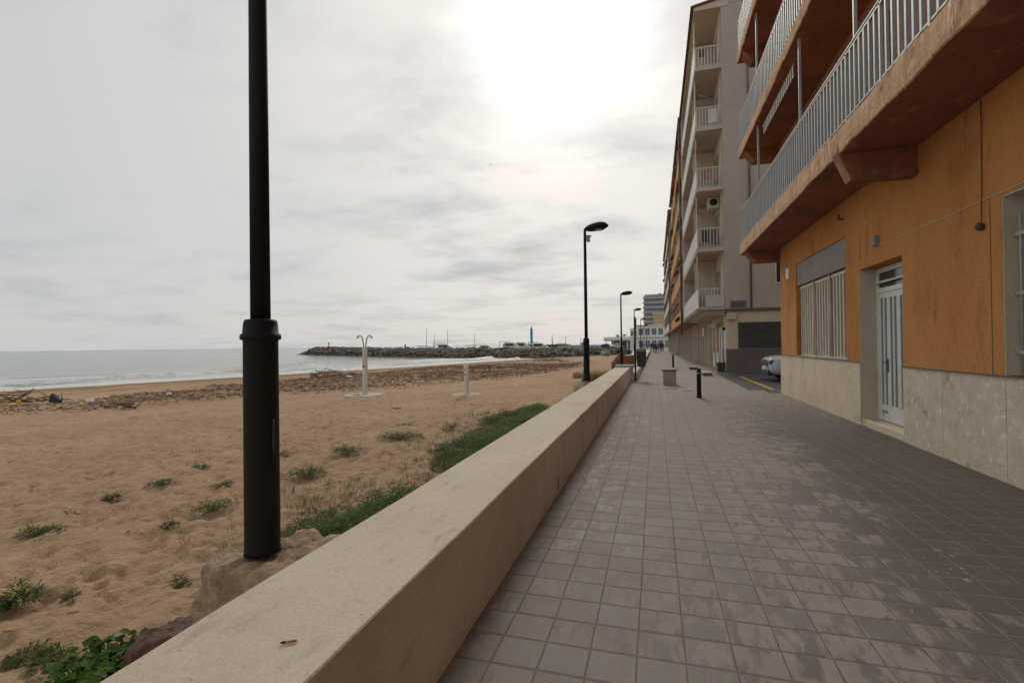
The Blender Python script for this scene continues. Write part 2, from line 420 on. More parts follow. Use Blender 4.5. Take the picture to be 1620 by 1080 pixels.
mat['lattice'] = M('pinkish_cane', (.33,.18,.135), (.42,.26,.20), scale=6, rough=.85)
mat['cap'] = M('grey_cap_stone', (.40,.37,.31), (.33,.30,.25), scale=3, rough=.85, bump=.2)
mat['cube'] = M('concrete_seat', (.40,.355,.30), (.34,.30,.25), scale=3, rough=.85, bump=.2)
mat['cube_top'] = M('brown_slab', (.11,.085,.066), (.14,.11,.088), scale=3, rough=.7)
mat['palm'] = M('palm_frond', (.035,.05,.026), (.06,.075,.04), scale=2, rough=.7, fine=0, bump=0)
mat['yellow_plastic'] = plain('yellow_plastic', (.62,.47,.03), .5)
mat['butt'] = M('cigarette_paper', (.50,.20,.07), (.42,.15,.05), scale=40, rough=.8, bump=0)
mat['butt_ash'] = plain('cigarette_ash', (.03,.025,.022), .9)

# thin leaves let light through
for nm in ('leaf', 'leaf_grey', 'leaf_dark', 'leaf_bright', 'leaf_dry'):
    nt = mat[nm].node_tree; b = nt.nodes['Principled BSDF']; out = nt.nodes['Material Output']
    b.inputs['Specular IOR Level'].default_value = .12
    tr = nt.nodes.new('ShaderNodeBsdfTranslucent'); mx = nt.nodes.new('ShaderNodeMixShader'); mx.inputs[0].default_value = .42
    nt.links.new(b.inputs['Base Color'].links[0].from_socket, tr.inputs['Color'])
    nt.links.new(b.outputs[0], mx.inputs[1]); nt.links.new(tr.outputs[0], mx.inputs[2]); nt.links.new(mx.outputs[0], out.inputs['Surface'])
mat['bracket'] = M('weathered_bracket_end', (.40,.23,.13), (.27,.145,.08), scale=5, rough=.95, bump=.4)
# ------------------------------------------------------------------ terrain
SH = [(-80,-90),(-30,-69),(26.8,-51),(44.9,-45),(61.4,-39.7),(78.2,-35.2),(100,-30.6),(112,-25),(118,-19),(124,-8),(130,4),(400,60)]
def shore_x(y):
    if y <= SH[0][0]: return SH[0][1]
    for (y0, x0), (y1, x1) in zip(SH, SH[1:]):
        if y <= y1:
            t = (y - y0) / (y1 - y0); return x0 + (x1 - x0) * t
    return SH[-1][1]
HP = [(-90,-4.2),(-6,-2.15),(0,-1.70),(8,-1.22),(15,-.95),(27,-.70),(40,-.58),(52,-.47),(62,-.42),(90,-.42)]
def h_of_s(s):
    if s <= HP[0][0]: return HP[0][1]
    for (a, b), (c, d) in zip(HP, HP[1:]):
        if s <= c: return b + (d - b) * (s - a) / (c - a)
    return HP[-1][1]
# debris strip: seaward and landward edges
DLO = [(0,-25),(8,-23.2),(11.5,-21.9),(12.8,-19.4),(19,-16.6),(23,-12.2),(29,-9.2),(38,-7),(48,-6.5)]
DHI = [(0,-34),(12,-29.5),(16.5,-27.2),(26,-26),(33,-25.2),(45,-25),(57,-24),(63,-19),(70,-12)]
def pl(pts, y):
    if y <= pts[0][0]: return pts[0][1]
    for (a, b), (c, d) in zip(pts, pts[1:]):
        if y <= c: return b + (d - b) * (y - a) / (c - a)
    return pts[-1][1]
def debris(x, y):
    """density 0..1 of the washed-up reed and wood strip"""
    if y < -4 or y > 66: return 0
    lo, hi = pl(DLO, y), pl(DHI, y)
    if y < 22:   # narrow band in the foreground left: hug the landward edge
        hi = max(hi, lo - 5.5 - .12 * max(0, y - 8))
    if x > lo or x < hi: return 0
    t = (x - hi) / (lo - hi)
    e = min(1, t / .16, (1 - t) / .10)
    e *= .55 + .9 * max(0, noise.noise(Vector((x * .14, y * .14, 3.7))) + .3)
    return max(0, min(1, e)) * max(0, min(1, (66 - y) / 22))
def bumps(x, y):
    r = math.hypot(x, y)
    a = 0
    v = Vector((x, y, 0))
    a += .030 * noise.noise(v * 1.3) + .045 * noise.noise(v * .33)
    if r < 60:
        fall = max(0, min(1, (60 - r) / 35))
        q = noise.noise(v * 3.4 + Vector((4,1,0)))
        a += .052 * fall * q
        w = min(noise.voronoi(v * 3.7)[0][0], noise.voronoi(v * 5.3 + Vector((3,8,0)))[0][0] * 1.1)
        a += -.145 * fall * (1 if r > 14 else 1.15) * max(0, .46 - w) / .46 * (.65 + .5 * noise.noise(v * .9 + Vector((9,2,1))))
        a += .018 * fall * noise.noise(v * 8.5)
    return a
def hgt(x, y):
    s = x - shore_x(y)
    z = h_of_s(s)
    k = max(0, min(1, (s - 6) / 10))
    z += bumps(x, y) * (.25 + .75 * k)
    d = debris(x, y)
    if d > 0: z += d * (.10 + .30 * max(0, noise.noise(Vector((x*.35, y*.35, 8))))) + .06 * d * noise.noise(Vector((x*1.9, y*1.9, 1)))
    # sand banked gently against the wall
    if x > -4 and s > 20: z += .05 * (x + 4) / 3
    return z

def build_sand():
    b = MB()
    rs = []; r = 1.15
    while r < 190: rs.append(r); r *= 1.0105
    th = [R(-112 + .30 * i) for i in range(int(112 / .30) + 1)]
    nt_ = len(th)
    vs = []
    for r in rs:
        for t in th:
            x = r * math.sin(t); y = r * math.cos(t)
            x = x - .3 if x > -1.3 else x
            vs.append((x, y, hgt(x, y)))
    fs = []
    for i in range(len(rs) - 1):
        for j in range(nt_ - 1):
            a = i * nt_ + j
            if max(vs[a][0], vs[a+1][0], vs[a+nt_][0]) > -1.0 and vs[a][1] < 100: pass
            fs.append((a, a+1, a+nt_+1, a+nt_))
    b.raw(vs, fs, 0, True)
    o = b.build('beach_sand', mat['sand']); tag(o, kind='structure')
build_sand()

def build_sea():
    me = bpy.data.meshes.new('sea'); vs = []; fs = []; uvs = []
    ss = [6, 3, 1.5, 0]
    s = 0
    while s > -60: s -= .55; ss.append(s)
    while s > -40000: s *= 1.16; ss.append(s)
    ys = []
    y = -60
    while y < 112: ys.append(y); y += 1.1 if y > 5 else 2.2
    ys += [112, 116, 120, 126, 134, 145, 160, 200, 300, 500, 1000, 3000, 10000, 40000]
    ys = [-30000, -6000, -1500, -400, -150] + ys
    n = len(ys)
    for s in ss:
        for y in ys:
            x = shore_x(y) + s
            if y > 112: x = min(x, -24 + s) if s < 0 else min(x, -24)
            z = -1.7
            if -60 < s < 1 and 0 < y < 125:
                m = noise.noise(Vector((y * .035, 2.2, 0)))
                for s0, a, w, ph in ((-8, .34, 1.6, 0), (-16, .85, 2.2, 5), (-28, .4, 3.0, 11)):
                    c = s0 + 2.6 * noise.noise(Vector((y * .03, ph, 1)))
                    am = a * max(0, .25 + 1.5 * noise.noise(Vector((y * .055, ph * 2.2, 4)))) + (.75 * math.exp(-((y - 27) / 7) ** 2) + .5 * math.exp(-((y - 47) / 4) ** 2) if ph == 5 else 0)
                    dd = (s - c) / (w if s < c else w * .45)
                    z += am * math.exp(-dd * dd)
                z += .05 * noise.noise(Vector((x * .25, y * .15, 0)))
            vs.append((x, y, z)); uvs.append((s / 100, y / 100))
    for i in range(len(ss) - 1):
        for j in range(n - 1):
            a = i * n + j
            fs.append((a, a+1, a+n+1, a+n))
    me.from_pydata(vs, [], fs); me.materials.append(mat['sea'])
    uvl = me.uv_layers.new(name='UVMap')
    for lp in me.loops: uvl.data[lp.index].uv = uvs[lp.vertex_index]
    for p in me.polygons: p.use_smooth = True
    o = bpy.data.objects.new('sea', me); col.objects.link(o); tag(o, kind='structure')
build_sea()

# ------------------------------------------------------------------ paved setting
def sheet(name, m, x0, x1, y0, y1, z, kind='structure'):
    b = MB(); b.face([(x0,y0,z),(x1,y0,z),(x1,y1,z),(x0,y1,z)])
    return tag(b.build(name, m), kind=kind)
b = MB(); b.box(-1.3, 3.95, -14, 170, -.9, 0)
tag(b.build('promenade', mat['paver']), kind='structure')
sheet('ground', mat['ground'], 3.9, 900, -60, 900, -.02)
sheet('far_ground', mat['ground'], -60, 3.9, 170, 900, -.03)
sheet('street', mat['asphalt'], 2.95, 60, 17.9, 27.55, .006)
sheet('road_marking', mat['yellow_paint'], 3.66, 3.80, 18.0, 24.6, .012)
sheet('house_footing_strip', mat['asphalt'], 3.4, 3.75, 17.02, 17.9, .006)
# ------------------------------------------------------------------ low wall
def low_wall():
    b = MB()
    nx = [(-1.67, .575), (-1.045, .58)]
    ys = [-4 + i * .35 for i in range(74)]
    ys = [y for y in ys if y < 21.4] + [21.42]
    prof = [(-1.69,-.9),(-1.69,.55),(-1.665,.575),(-1.36,.582),(-1.047,.580),(-1.041,.573),(-1.028,.28),(-1.02,.0),(-1.02,-.2)]
    vs = []; fs = []; n = len(prof)
    for y in ys:
        for i, (x, z) in enumerate(prof):
            q = Vector((x * 2, y * .9, z * 2))
            dx = .006 * noise.noise(q) + .004 * noise.noise(q * 4)
            dz = .004 * noise.noise(q + Vector((5,0,0))) + .003 * noise.noise(q * 5)
            vs.append((x + dx, y, z + (dz if z > .2 else 0)))
    for i in range(len(ys) - 1):
        for j in range(n - 1):
            a = i * n + j; fs.append((a, a+n, a+n+1, a+1))
    b.raw(vs, fs, 0, False)
    b.f.append(tuple(range(n))); b.mi.append(0); b.smooth.append(False)
    o = b.build('low_wall', mat['wall'])
    tag(o, 'long low cement wall with a flat pale top between beach and paving', 'wall')
    w = MB(); w.box(-1.05, -1.0195, 5.20, 5.25, .03, .17)
    w.build('weep_hole', mat['dark'], o)
    return o
wall = low_wall()

# cigarette end on the wall top
cb = empty('cigarette_butt', (-1.216, 1.425, .586), 'small burnt orange cigarette butt lying on the flat wall top', 'cigarette butt', rz=0)
b = MB(); b.tube([(-1.236,1.415,.588),(-1.204,1.432,.588)], .0045, 10); b.build('filter', mat['butt'], cb)
b = MB(); b.tube([(-1.204,1.432,.588),(-1.199,1.436,.588),(-1.193,1.438,.588)], [.0046,.004,.002], 10)
b = MB(); b.tube([(-1.252,1.407,.588),(-1.244,1.411,.588),(-1.2365,1.4148,.588)], [.002,.0042,.0046], 10); b.build('ash_tip', mat['butt_ash'], cb)

# end pillar of the wall
p = empty('wall_pillar', (-1.22, 21.75, 0), 'square pillar with a grey cap stone where the low wall ends', 'pillar')
b = MB(); b.box(-1.56, -.93, 21.43, 22.05, -.3, .57); b.build('shaft', mat['wall'], p, .012)
b = MB(); b.box(-1.66, -.86, 21.36, 22.13, .572, .68); b.build('cap_stone', mat['cap'], p, .012)
# lower wall beyond
b = MB()
for i in range(6):
    y0 = 22.15 + i * 13.2
    b.box(-1.22, -.80, y0, y0 + 13.185, -.5, .33)
o = b.build('low_wall', mat['wall'], None, .01); tag(o, 'lower white topped wall running on past the pillar to the walkers', 'wall')

# ------------------------------------------------------------------ street lamps
def lamp_parts(root, fl=False):
    x, y, z = WL[root]
    b = MB()
    b.lathe([(.098,0),(.0935,.02),(.092,.9),(.0915,1.19),(.093,1.2),(.105,1.203),(.108,1.215),(.105,1.232),(.094,1.237),(.088,1.30),(.082,1.315),(.05,1.32)], (x,y,z), 32)
    b.build('base_sleeve', mat['pole'], root)
    b = MB(); b.lathe([(.053,1.31),(.050,2.6),(.042,4.55),(.040,4.62)], (x,y,z), 24); b.build('pole', mat['pole'], root)
    # saucer head on the end of a short arm
    b = MB()
    hx, hz = x + .40, z + 4.72
    nu = 26
    vs = []; fs = []
    prof = [(0,.155),(.10,.148),(.19,.118),(.25,.07),(.285,.02),(.29,-.005),(.275,-.03),(.19,-.075),(.10,-.09)]
    for r, zz in prof:
        for k in range(nu):
            t = 2 * math.pi * k / nu
            ex = 1.12 if math.cos(t) > 0 else 1.25 + .25 * math.cos(t) ** 2
            px = r * math.cos(t) * ex; py = r * math.sin(t) * .86
            vs.append((hx + px, y + py, hz + zz + .10 * px))
    for i in range(len(prof) - 1):
        for k in range(nu): fs.append((i*nu+k, (i+1)*nu+k, (i+1)*nu+(k+1) % nu, i*nu+(k+1) % nu))
    b.raw(vs, fs, 0, True)
    hd = b.build('lamp_head', mat['pole'], root)
    b = MB(); b.blob((hx, y, hz - .075), (.2, .165, .022), 1, 20, 6, 0); b.build('lens', mat['lens'], hd)
    b = MB(); b.tube([(hx+.02,y,hz+.15),(hx+.02,y,hz+.185)], .012, 8); b.build('light_sensor', mat['pole'], hd)
    b = MB(); b.tube([(x,y,z+4.58),(x+.004,y,z+4.66),(x+.06,y,z+4.69),(x+.22,y,z+4.71)], [.041,.043,.05,.06], 14); b.build('arm', mat['pole'], root)
    if fl:
        b = MB(); b.box(x+.055, x+.15, y-.07, y+.07, z+4.30, z+4.47); b.box(x+.03, x+.06, y-.02, y+.02, z+4.33, z+4.45)
        b.prism([(x+.05, z+4.47), (x+.20, z+4.455), (x+.20, z+4.475), (x+.05, z+4.50)], 'y', y-.08, y+.08)
        b.build('floodlight', mat['panel_grey'], root, .006)
LG = 'black street lamps along the sea wall'
lamps = [((-2.16,2.30,.445), 'nearest black lamp post with a thick sleeve standing on a big rock'),
         ((-2.05,15.3,.46), 'black lamp post with a small floodlight under its saucer head'),
         ((-2.05,31.8,.02), 'black saucer lamp post just behind the stone pillar and lattice'),
         ((-2.0,51.0,.25), 'black saucer lamp post showing above the sign pole by the bin'),
         ((-1.95,72.0,.25), 'fifth lamp post along the wall, right of the one above the bin'),
         ((-1.95,93.0,.1), 'small distant lamp post beside the walkers, last but one of the row'),
         ((-1.9,122.0,.1), 'most distant tiny lamp post in front of the white building')]
proto = None
for i, (loc, lab) in enumerate(lamps):
    if i in (0, 1):
        r = empty('street_lamp', loc, lab, 'street lamp', LG)
        lamp_parts(r, fl=(i == 1))
        if i == 0: proto = r
    else:
        r = copy_tree(proto); r.location = loc; tag(r, lab, 'street lamp', LG)
# chipped cable strap on the nearest post
b = MB(); b.tube([(-2.065,2.285,.99),(-2.062,2.282,1.06),(-2.063,2.284,1.13),(-2.066,2.286,1.2)], [.005,.009,.008,.004], 8)
b.build('cable_strap', mat['dark'], proto)

# rock footings
def rock(name, c, r, seed, m, label, flats, amp=.18):
    b = MB(); b.blob(c, r, seed, 84, 60, amp, 2.0, flat=[(Vector(n).normalized(), d) for n, d in flats])
    # rough it up
    vs = []
    for v in b.v:
        q = Vector(v)
        w = noise.voronoi(q * 5)[0]; k = .035 * noise.noise(q * 4.5) + .05 * min(.5, w[1] - w[0]) + .018 * noise.noise(q * 14) + .010 * noise.noise(q * 34) - .02
        vs.append(q + (q - Vector(c)).normalized() * k)
    b.v = vs
    o = b.build(name, m, None, 0, c)
    return tag(o, label, 'rock')
rock('footing_rock', (-2.08, 2.36, .02), (.58, .48, .56), 3, mat['rock'], 'pale brown flat topped rock carrying the nearest lamp post',
     [((0,0,1),.75),((-1,-.25,.30),.78),((-.5,-1,.2),.84),((-.8,.5,.3),.86),((1,0,0),.82)])
rock('rock', (-2.66, 2.18, -.14), (.23, .22, .22), 5, mat['rock_red'], 'smaller red brown rock in front of the lamp footing rock',
     [((0,0,1),.8),((-1,0,.3),.85)])
rock('footing_rock', (-1.98, 15.2, .10), (.44, .45, .38), 8, mat['rock'], 'rounded dark rock under the second lamp post', [((0,0,1),.85),((1,0,0),.72)])
rock('boulder', (-9.4, 99, -.25), (.95, .9, .7), 9, mat['cap'], 'pale grey boulder on the far sand between second and third lamp posts', [((0,0,1),.8)])
rock('rock', (-4.78, 31.1, -.40), (.30, .28, .24), 12, mat['rock'], 'brown stone lying on the sand left of the dry grass', [])

# ------------------------------------------------------------------ plants
def leafy(b, c, rad, ht, n, ll, lw, seed, mis=(0,), up=.6, spread=1.0):
    """spray of narrow pointed leaves on short stems around c"""
    rg = random.Random(seed)
    for i in range(n):
        a = rg.uniform(0, 2*math.pi); rr = rad * math.sqrt(rg.random())
        px = c[0] + rr * math.cos(a); py = c[1] + rr * math.sin(a)
        pz = c[2] + ht * (1 - (rr / rad) ** 2 * .8) * rg.random() ** .8
        d = Vector((math.cos(a) * spread + rg.uniform(-.7,.7), math.sin(a) * spread + rg.uniform(-.7,.7), rg.uniform(.1, 1.3) * up)).normalized()
        L = ll * rg.uniform(.6, 1.3); W = lw * rg.uniform(.7, 1.3)
        sd = d.cross(Vector((rg.uniform(-.3,.3), rg.uniform(-.3,.3), 1))).normalized()
        up_ = sd.cross(d).normalized()
        p0 = Vector((px, py, pz)); p1 = p0 + d * L * .5 + up_ * L * .06; p2 = p0 + d * L - up_ * L * .12
        m = rg.choice(mis)
        n0 = len(b.v)
        b.v += [tuple(p0 - sd*W*.2), tuple(p0 + sd*W*.2), tuple(p1 + sd*W*.5), tuple(p2), tuple(p1 - sd*W*.5)]
        b.f += [(n0, n0+1, n0+2, n0+4), (n0+4, n0+2, n0+3)]; b.mi += [m, m]; b.smooth += [False, False]

def blades(b, c, rad, ht, n, w, seed, mis=(0,), lean=.5):
    rg = random.Random(seed)
    for i in range(n):
        a = rg.uniform(0, 2*math.pi); rr = rad * math.sqrt(rg.random())
        p = Vector((c[0] + rr*math.cos(a), c[1] + rr*math.sin(a), c[2]))
        a2 = rg.uniform(0, 2*math.pi); k = lean * rg.uniform(.2, 1)
        H = ht * rg.uniform(.5, 1.15)
        d = Vector((math.cos(a2)*k, math.sin(a2)*k, 1))
        s = Vector((-math.sin(a2), math.cos(a2), 0)) * w
        q1 = p + d * H * .55; q2 = p + Vector((math.cos(a2)*k*1.9, math.sin(a2)*k*1.9, .9)) * H
        n0 = len(b.v)
        b.v += [tuple(p - s), tuple(p + s), tuple(q1 + s*.8), tuple(q2), tuple(q1 - s*.8)]
        m = rg.choice(mis); b.f += [(n0, n0+1, n0+2, n0+4), (n0+4, n0+2, n0+3)]; b.mi += [m, m]; b.smooth += [False, False]

PG = 'plants growing on the sand'
def plant(kind, x, y, rad, ht, n, label, seed, mats, ll=.07, lw=.022, z=None):
    z0 = hgt(x, y) if z is None else z
    root = empty('beach_plant', (x, y, z0), label, 'plant', PG)
    b = MB()
    rg = random.Random(seed)
    if kind == 'leafy':
        n = int(n * 2.0); ll *= .6; lw *= .55; rad *= .88
        k = max(3, int(n / 60))
        for i in range(k):
            a = rg.uniform(0, 6.28); rr = rad * .75 * math.sqrt(rg.random())
            leafy(b, (x + rr*math.cos(a), y + rr*math.sin(a), z0), rad * rg.uniform(.3,.5), ht * rg.uniform(.55, 1), n // k, ll, lw, seed*31+i, range(len(mats)))
    else:
        blades(b, (x, y, z0 - .01), rad, ht, n, lw, seed, range(len(mats)))
    b.build('foliage', mats, root)
    s = MB()
    for i in range(9):
        a = rg.uniform(0, 6.28); rr = rad * rg.uniform(.3, 1.05)
        s.tube([(x, y, z0 - .03), (x + rr*.5*math.cos(a), y + rr*.5*math.sin(a), z0 + ht*.4), (x + rr*math.cos(a+.2), y + rr*math.sin(a+.2), z0 + ht * rg.uniform(.2,.6))], [.005,.004,.002], 5)
    s.build('stem', mat['twig'], root)
    return root
LG1 = [mat['leaf_grey'], mat['leaf']]; LD1 = [mat['leaf_dark'], mat['leaf']]; LL1 = [mat['leaf'], mat['leaf_grey'], mat['leaf_dark']]
plant('leafy', -6.75, 3.85, .27, .14, 260, 'dark green spiky plant on the sand at the far left edge, above the corner plants', 1, LD1, .10, .02)
plant('leafy', -7.20, 4.50, .16, .13, 120, 'small upright grey green tuft standing alone on the left sand', 2, LG1, .07)
plant('leafy', -7.35, 5.05, .17, .10, 110, 'slanting small green tuft between the lone tuft and the flat sprawling plant', 3, LL1, .08)
plant('leafy', -7.45, 5.85, .30, .09, 170, 'flat sprawling green plant on open sand left of the near lamp post', 4, LG1, .08)
plant('leafy', -5.45, 4.98, .30, .14, 330, 'wide pale grey green plant close left of the near lamp post', 5, LG1, .07)
plant('leafy', -5.05, 2.70, .24, .17, 260, 'dark thick leaved plant cut by the left picture edge', 6, LD1, .10, .024)
plant('leafy', -7.70, 6.80, .22, .08, 110, 'faint low grey tuft highest up the sand left of the lamp post', 7, LG1, .06)
plant('leafy', -5.35, 6.60, .36, .26, 520, 'rounded bushy green plant right of the near lamp post', 8, LL1, .08)
plant('leafy', -5.55, 9.95, .62, .24, 800, 'widest green plant patch on the open sand below the showers', 9, LL1, .09)
plant('leafy', -5.75, 8.30, .40, .20, 480, 'green plant between the widest patch and the rounded bush', 10, LL1, .08)
plant('leafy', -4.00, 2.28, .26, .10, 220, 'low dark green plant on shaded sand near the bottom left corner', 11, LD1, .09, .02)
plant('leafy', -3.12, 2.50, .26, .22, 380, 'dark green plant growing against the red brown rock', 12, LD1, .08)
plant('leafy', -6.35, 5.95, .22, .07, 130, 'thin brownish plant just left of the lamp sleeve', 13, [mat['leaf_grey'], mat['twig']], .06)
plant('leafy', -5.40, 4.30, .16, .08, 90, 'tiny pale sprout beneath the wide grey green plant', 14, LG1, .06)
plant('leafy', -4.75, 2.95, .15, .08, 60, 'very small sprig on the sand between rock and left edge', 15, LG1, .05)
plant('leafy', -4.05, 3.35, .14, .10, 60, 'small sprig left of the footing rock', 16, LG1, .06)
plant('leafy', -7.0, 8.1, .3, .09, 150, 'low brown green tuft in a row with others right of the lamp sleeve', 17, [mat['leaf_grey'], mat['twig']], .06)
plant('leafy', -6.4, 11.9, .35, .12, 170, 'dull green tuft below the foot shower', 18, LG1, .07)
plant('leafy', -4.9, 11.4, .3, .22, 220, 'upright grey green plant left of the green strip, well below the foot shower', 19, LL1, .08)
plant('leafy', -12.75, 18.95, .35, .12, 200, 'little green tuft at the foot of the tall shower', 20, LL1, .08)
plant('blades', -3.05, 27.6, .95, .75, 900, 'clump of dry brown grass behind the second lamp post', 21, [mat['leaf_dry'], mat['twig']], .1, .008)
plant('leafy', -3.4, 22.8, .42, .45, 420, 'grey green bush at the second lamp post footing', 22, LG1, .09, .03)
plant('leafy', -8.6, 15.2, .25, .07, 90, 'brown dry tuft on the sand midway between the two showers', 23, [mat['twig'], mat['leaf_grey']], .06)
def broad(x, y, z, rad, ht, n, label, seed):
    root = empty('broad_leaved_plant', (x, y, z), label, 'plant', PG)
    rg = random.Random(seed); b = MB(); s = MB()
    for i in range(n):
        a = rg.uniform(0, 6.28); rr = rad * math.sqrt(rg.random()); h = ht * rg.uniform(.35, 1)
        c = Vector((x + rr*math.cos(a), y + rr*math.sin(a), z + h))
        nrm = Vector((rg.uniform(-.5,.5), rg.uniform(-.5,.5), 1)).normalized()
        u = nrm.cross(Vector((math.cos(a), math.sin(a), .01))).normalized(); w = u.cross(nrm)
        L = rg.uniform(.018, .04)
        pts = []
        for k in range(9):
            t = 2*math.pi*k/9; r_ = L * (1 + .12*math.sin(3*t)) * (1 if k else .55)
            pts.append(c + (w*math.cos(t) + u*math.sin(t)*.9) * r_ + nrm * .008 * math.cos(2*t))
        n0 = len(b.v); b.v += [tuple(c - nrm*.01)] + [tuple(q) for q in pts]
        for k in range(9):
            b.f.append((n0, n0+1+k, n0+1+(k+1) % 9)); b.mi.append(0 if rg.random() < .6 else 1); b.smooth.append(True)
        s.tube([(x + rr*.4*math.cos(a), y + rr*.4*math.sin(a), z), tuple(c - nrm*.012)], .003, 5)
    b.build('foliage', [mat['leaf_bright'], mat['leaf']], root); s.build('stem', mat['leaf'], root)
broad(-3.05, 2.06, -.36, .26, .22, 300, 'broad leaved bright green weed against the wall at the bottom left', 31)
broad(-2.72, 1.72, -.36, .30, .30, 300, 'broad leaved bright green weed nearest the bottom picture edge', 32)

def ground_cover():
    b = MB(); rg = random.Random(5)
    # left edge of the green strip (y -> x)
    edge = [(3.0,-3.1),(3.6,-3.7),(4.2,-4.05),(5.0,-4.4),(5.7,-4.4),(6.3,-4.05),(6.8,-3.6),(7.4,-3.6),(8.2,-4.05),(9.3,-4.25),(10.5,-4.05),(11.5,-4.3),(13.2,-4.6),(15,-4.1),(17.7,-3.1),(19,-2.6)]
    cnt = 0
    while cnt < 3700:
        y = 2.9 + 16 * rg.random() ** 1.15
        xl = pl(edge, y)
        x = xl + (-2.1 - xl) * rg.random() ** 1.1
        dn = noise.noise(Vector((x*.8, y*.55, 2.2)))
        # bare sandy gap in the strip around y = 7
        den = 0
        for (py, px_, ry, rx) in ((4.6,-3.0,1.75,1.55), (8.7,-3.2,1.5,1.25), (11.2,-3.3,1.6,1.1), (13.6,-3.5,1.9,1.3), (16.5,-2.6,1.8,.75)):
            den = max(den, 1 - ((y-py)/ry)**2 - ((x-px_)/rx)**2)
        den = den * 1.5 + dn * 1.5 + .15
        if rg.random() > den: continue
        if noise.noise(Vector((x*2.6, y*2.1, 7))) < -.28 and rg.random() < .7: continue
        t = (x - xl) / (-1.72 - xl)
        hgt_ = .07 + .17 * min(1, t * 2.5) + .12 * dn + .20 * noise.noise(Vector((x*2.1, y*1.7, 11)))
        z = hgt(x, y)
        q = noise.noise(Vector((x*1.5, y*1.3, 21)))
        mis = (1,1,1,0,0) if q > .18 else ((0,0,6,0,2) if q > -.12 else (0,0,2,2,1,3))
        leafy(b, (x, y, z), .16, max(.05, hgt_), 34, .046, .015, cnt, mis, up=.7)
        if rg.random() < .12: blades(b, (x, y, z), .12, hgt_ * 1.15, 8, .003, cnt + 9000, (0, 0, 2, 3))
        if rg.random() < .03: b.blob((x, y, z + hgt_*.95), (.008,.008,.006), cnt, 6, 4, 0, mi=4)
        cnt += 1
    # dry and reddish stalks thinning out towards the open sand
    for i in range(330):
        y = 3.4 + 12 * rg.random(); x = pl(edge, y) - rg.random() ** 2 * 1.1 + .25
        blades(b, (x, y, hgt(x, y) - .01), .10, rg.uniform(.06,.20), 12, .003, i + 300, (3, 5, 0))
    o = b.build('ground_cover', [mat['leaf'], mat['leaf_dark'], mat['leaf_grey'], mat['leaf_dry'], mat['flower'], mat['twig'], mat['leaf_bright']])
    tag(o, 'dense strip of low green seaside plants growing along the wall', 'ground cover', kind='stuff')
ground_cover()
def sprigs():
    b = MB(); rg = random.Random(77)
    for i in range(150):
        y = rg.uniform(6, 19); x = rg.uniform(-12, -3.6)
        if noise.noise(Vector((x*.3, y*.3, 5))) < -.05: continue
        z = hgt(x, y)
        if rg.random() < .6: leafy(b, (x, y, z), rg.uniform(.05,.13), rg.uniform(.03,.08), 16, .05, .014, i, (0, 1))
        else: blades(b, (x, y, z), .09, .10, 10, .003, i, (1, 2))
    for i in range(420):   # bits of reed, twig and shell on the open sand
        y = rg.uniform(1.8, 17); x = rg.uniform(-15, -2.6); z = hgt(x, y)
        a = rg.uniform(0, 3.14); L = rg.uniform(.015, .07)
        b.tube([(x - L*math.cos(a), y - L*math.sin(a), z + .006), (x + L*math.cos(a), y + L*math.sin(a), z + .010)], rg.uniform(.003,.006), 4, mi=rg.choice((1,2,3)))
    o = b.build('sand_litter', [mat['leaf_grey'], mat['twig'], mat['leaf_dry'], mat['wood_pale']])
    tag(o, 'tiny sprigs, twigs and reed bits scattered over the open sand', 'beach litter', kind='stuff')
sprigs()

# ------------------------------------------------------------------ washed-up debris
def debris_mat_strip():
    b = MB(); rg = random.Random(11)
    n = 0; tries = 0
    while n < 30000 and tries < 400000:
        tries += 1
        y = -2 + 66 * rg.random() ** 1.25
        x = rg.uniform(-33, -6.6)
        d = debris(x, y)
        if rg.random() > (d ** 1.4) * 1.15: continue
        z = hgt(x, y)
        a = rg.gauss(.3, .9); e = rg.gauss(.05, .22)
        L = rg.uniform(.02, .12) * (2.6 if rg.random() < .05 else 1); r = rg.uniform(.008, .024)
        v = Vector((math.cos(a)*math.cos(e), math.sin(a)*math.cos(e), math.sin(e))) * L
        c = Vector((x, y, z + .012 + .10 * d * rg.random()))
        mi = 0 if rg.random() < .5 else (1 if rg.random() < .38 else 2)
        b.tube([c - v, c + v], [r, r * .7], 3, mi, False, False)
        n += 1
    o = b.build('reed_debris', [mat['wood'], mat['wood_dark'], mat['wood_pale']])
    tag(o, 'long strip of brown broken reeds and driftwood washed up across the sand', 'washed up debris', kind='stuff')
debris_mat_strip()
def driftwood(x, y, rad, n, ht, label, seed, Lr=(.5, 1.3)):
    rg = random.Random(seed); z = hgt(x, y); b = MB()
    root = empty('driftwood_pile', (x, y, z), label, 'driftwood')
    b2 = MB()
    for i in range(n):
        a = rg.uniform(0, 6.28); rr = rad * math.sqrt(rg.random())
        c = Vector((x + rr*math.cos(a), y + rr*math.sin(a)*.6, z + ht * (1 - rr/rad) * rg.random() + .05))
        a2 = rg.uniform(0, 6.28); e = rg.uniform(-.15, .55); L = rg.uniform(*Lr) * .5
        v = Vector((math.cos(a2)*math.cos(e), math.sin(a2)*math.cos(e), math.sin(e))) * L
        k = Vector((rg.uniform(-.1,.1), rg.uniform(-.1,.1), rg.uniform(-.05,.12))) * L * 2
        r = rg.uniform(.012, .036)
        b.tube([c - v, c + k*.4, c + v + k], [r, r*.85, r*.4], 6, 0 if i % 4 else 1)
    b.build('branches', [mat['wood_dark'], mat['wood']], root)
driftwood(-21.6, 29.6, 1.9, 60, .75, 'tangled heap of dark branches left of the tall shower', 3)
driftwood(-14.0, 66.0, 2.6, 50, .55, 'low dark branch heap far up the beach near the breakwater', 4, (.8, 1.8))
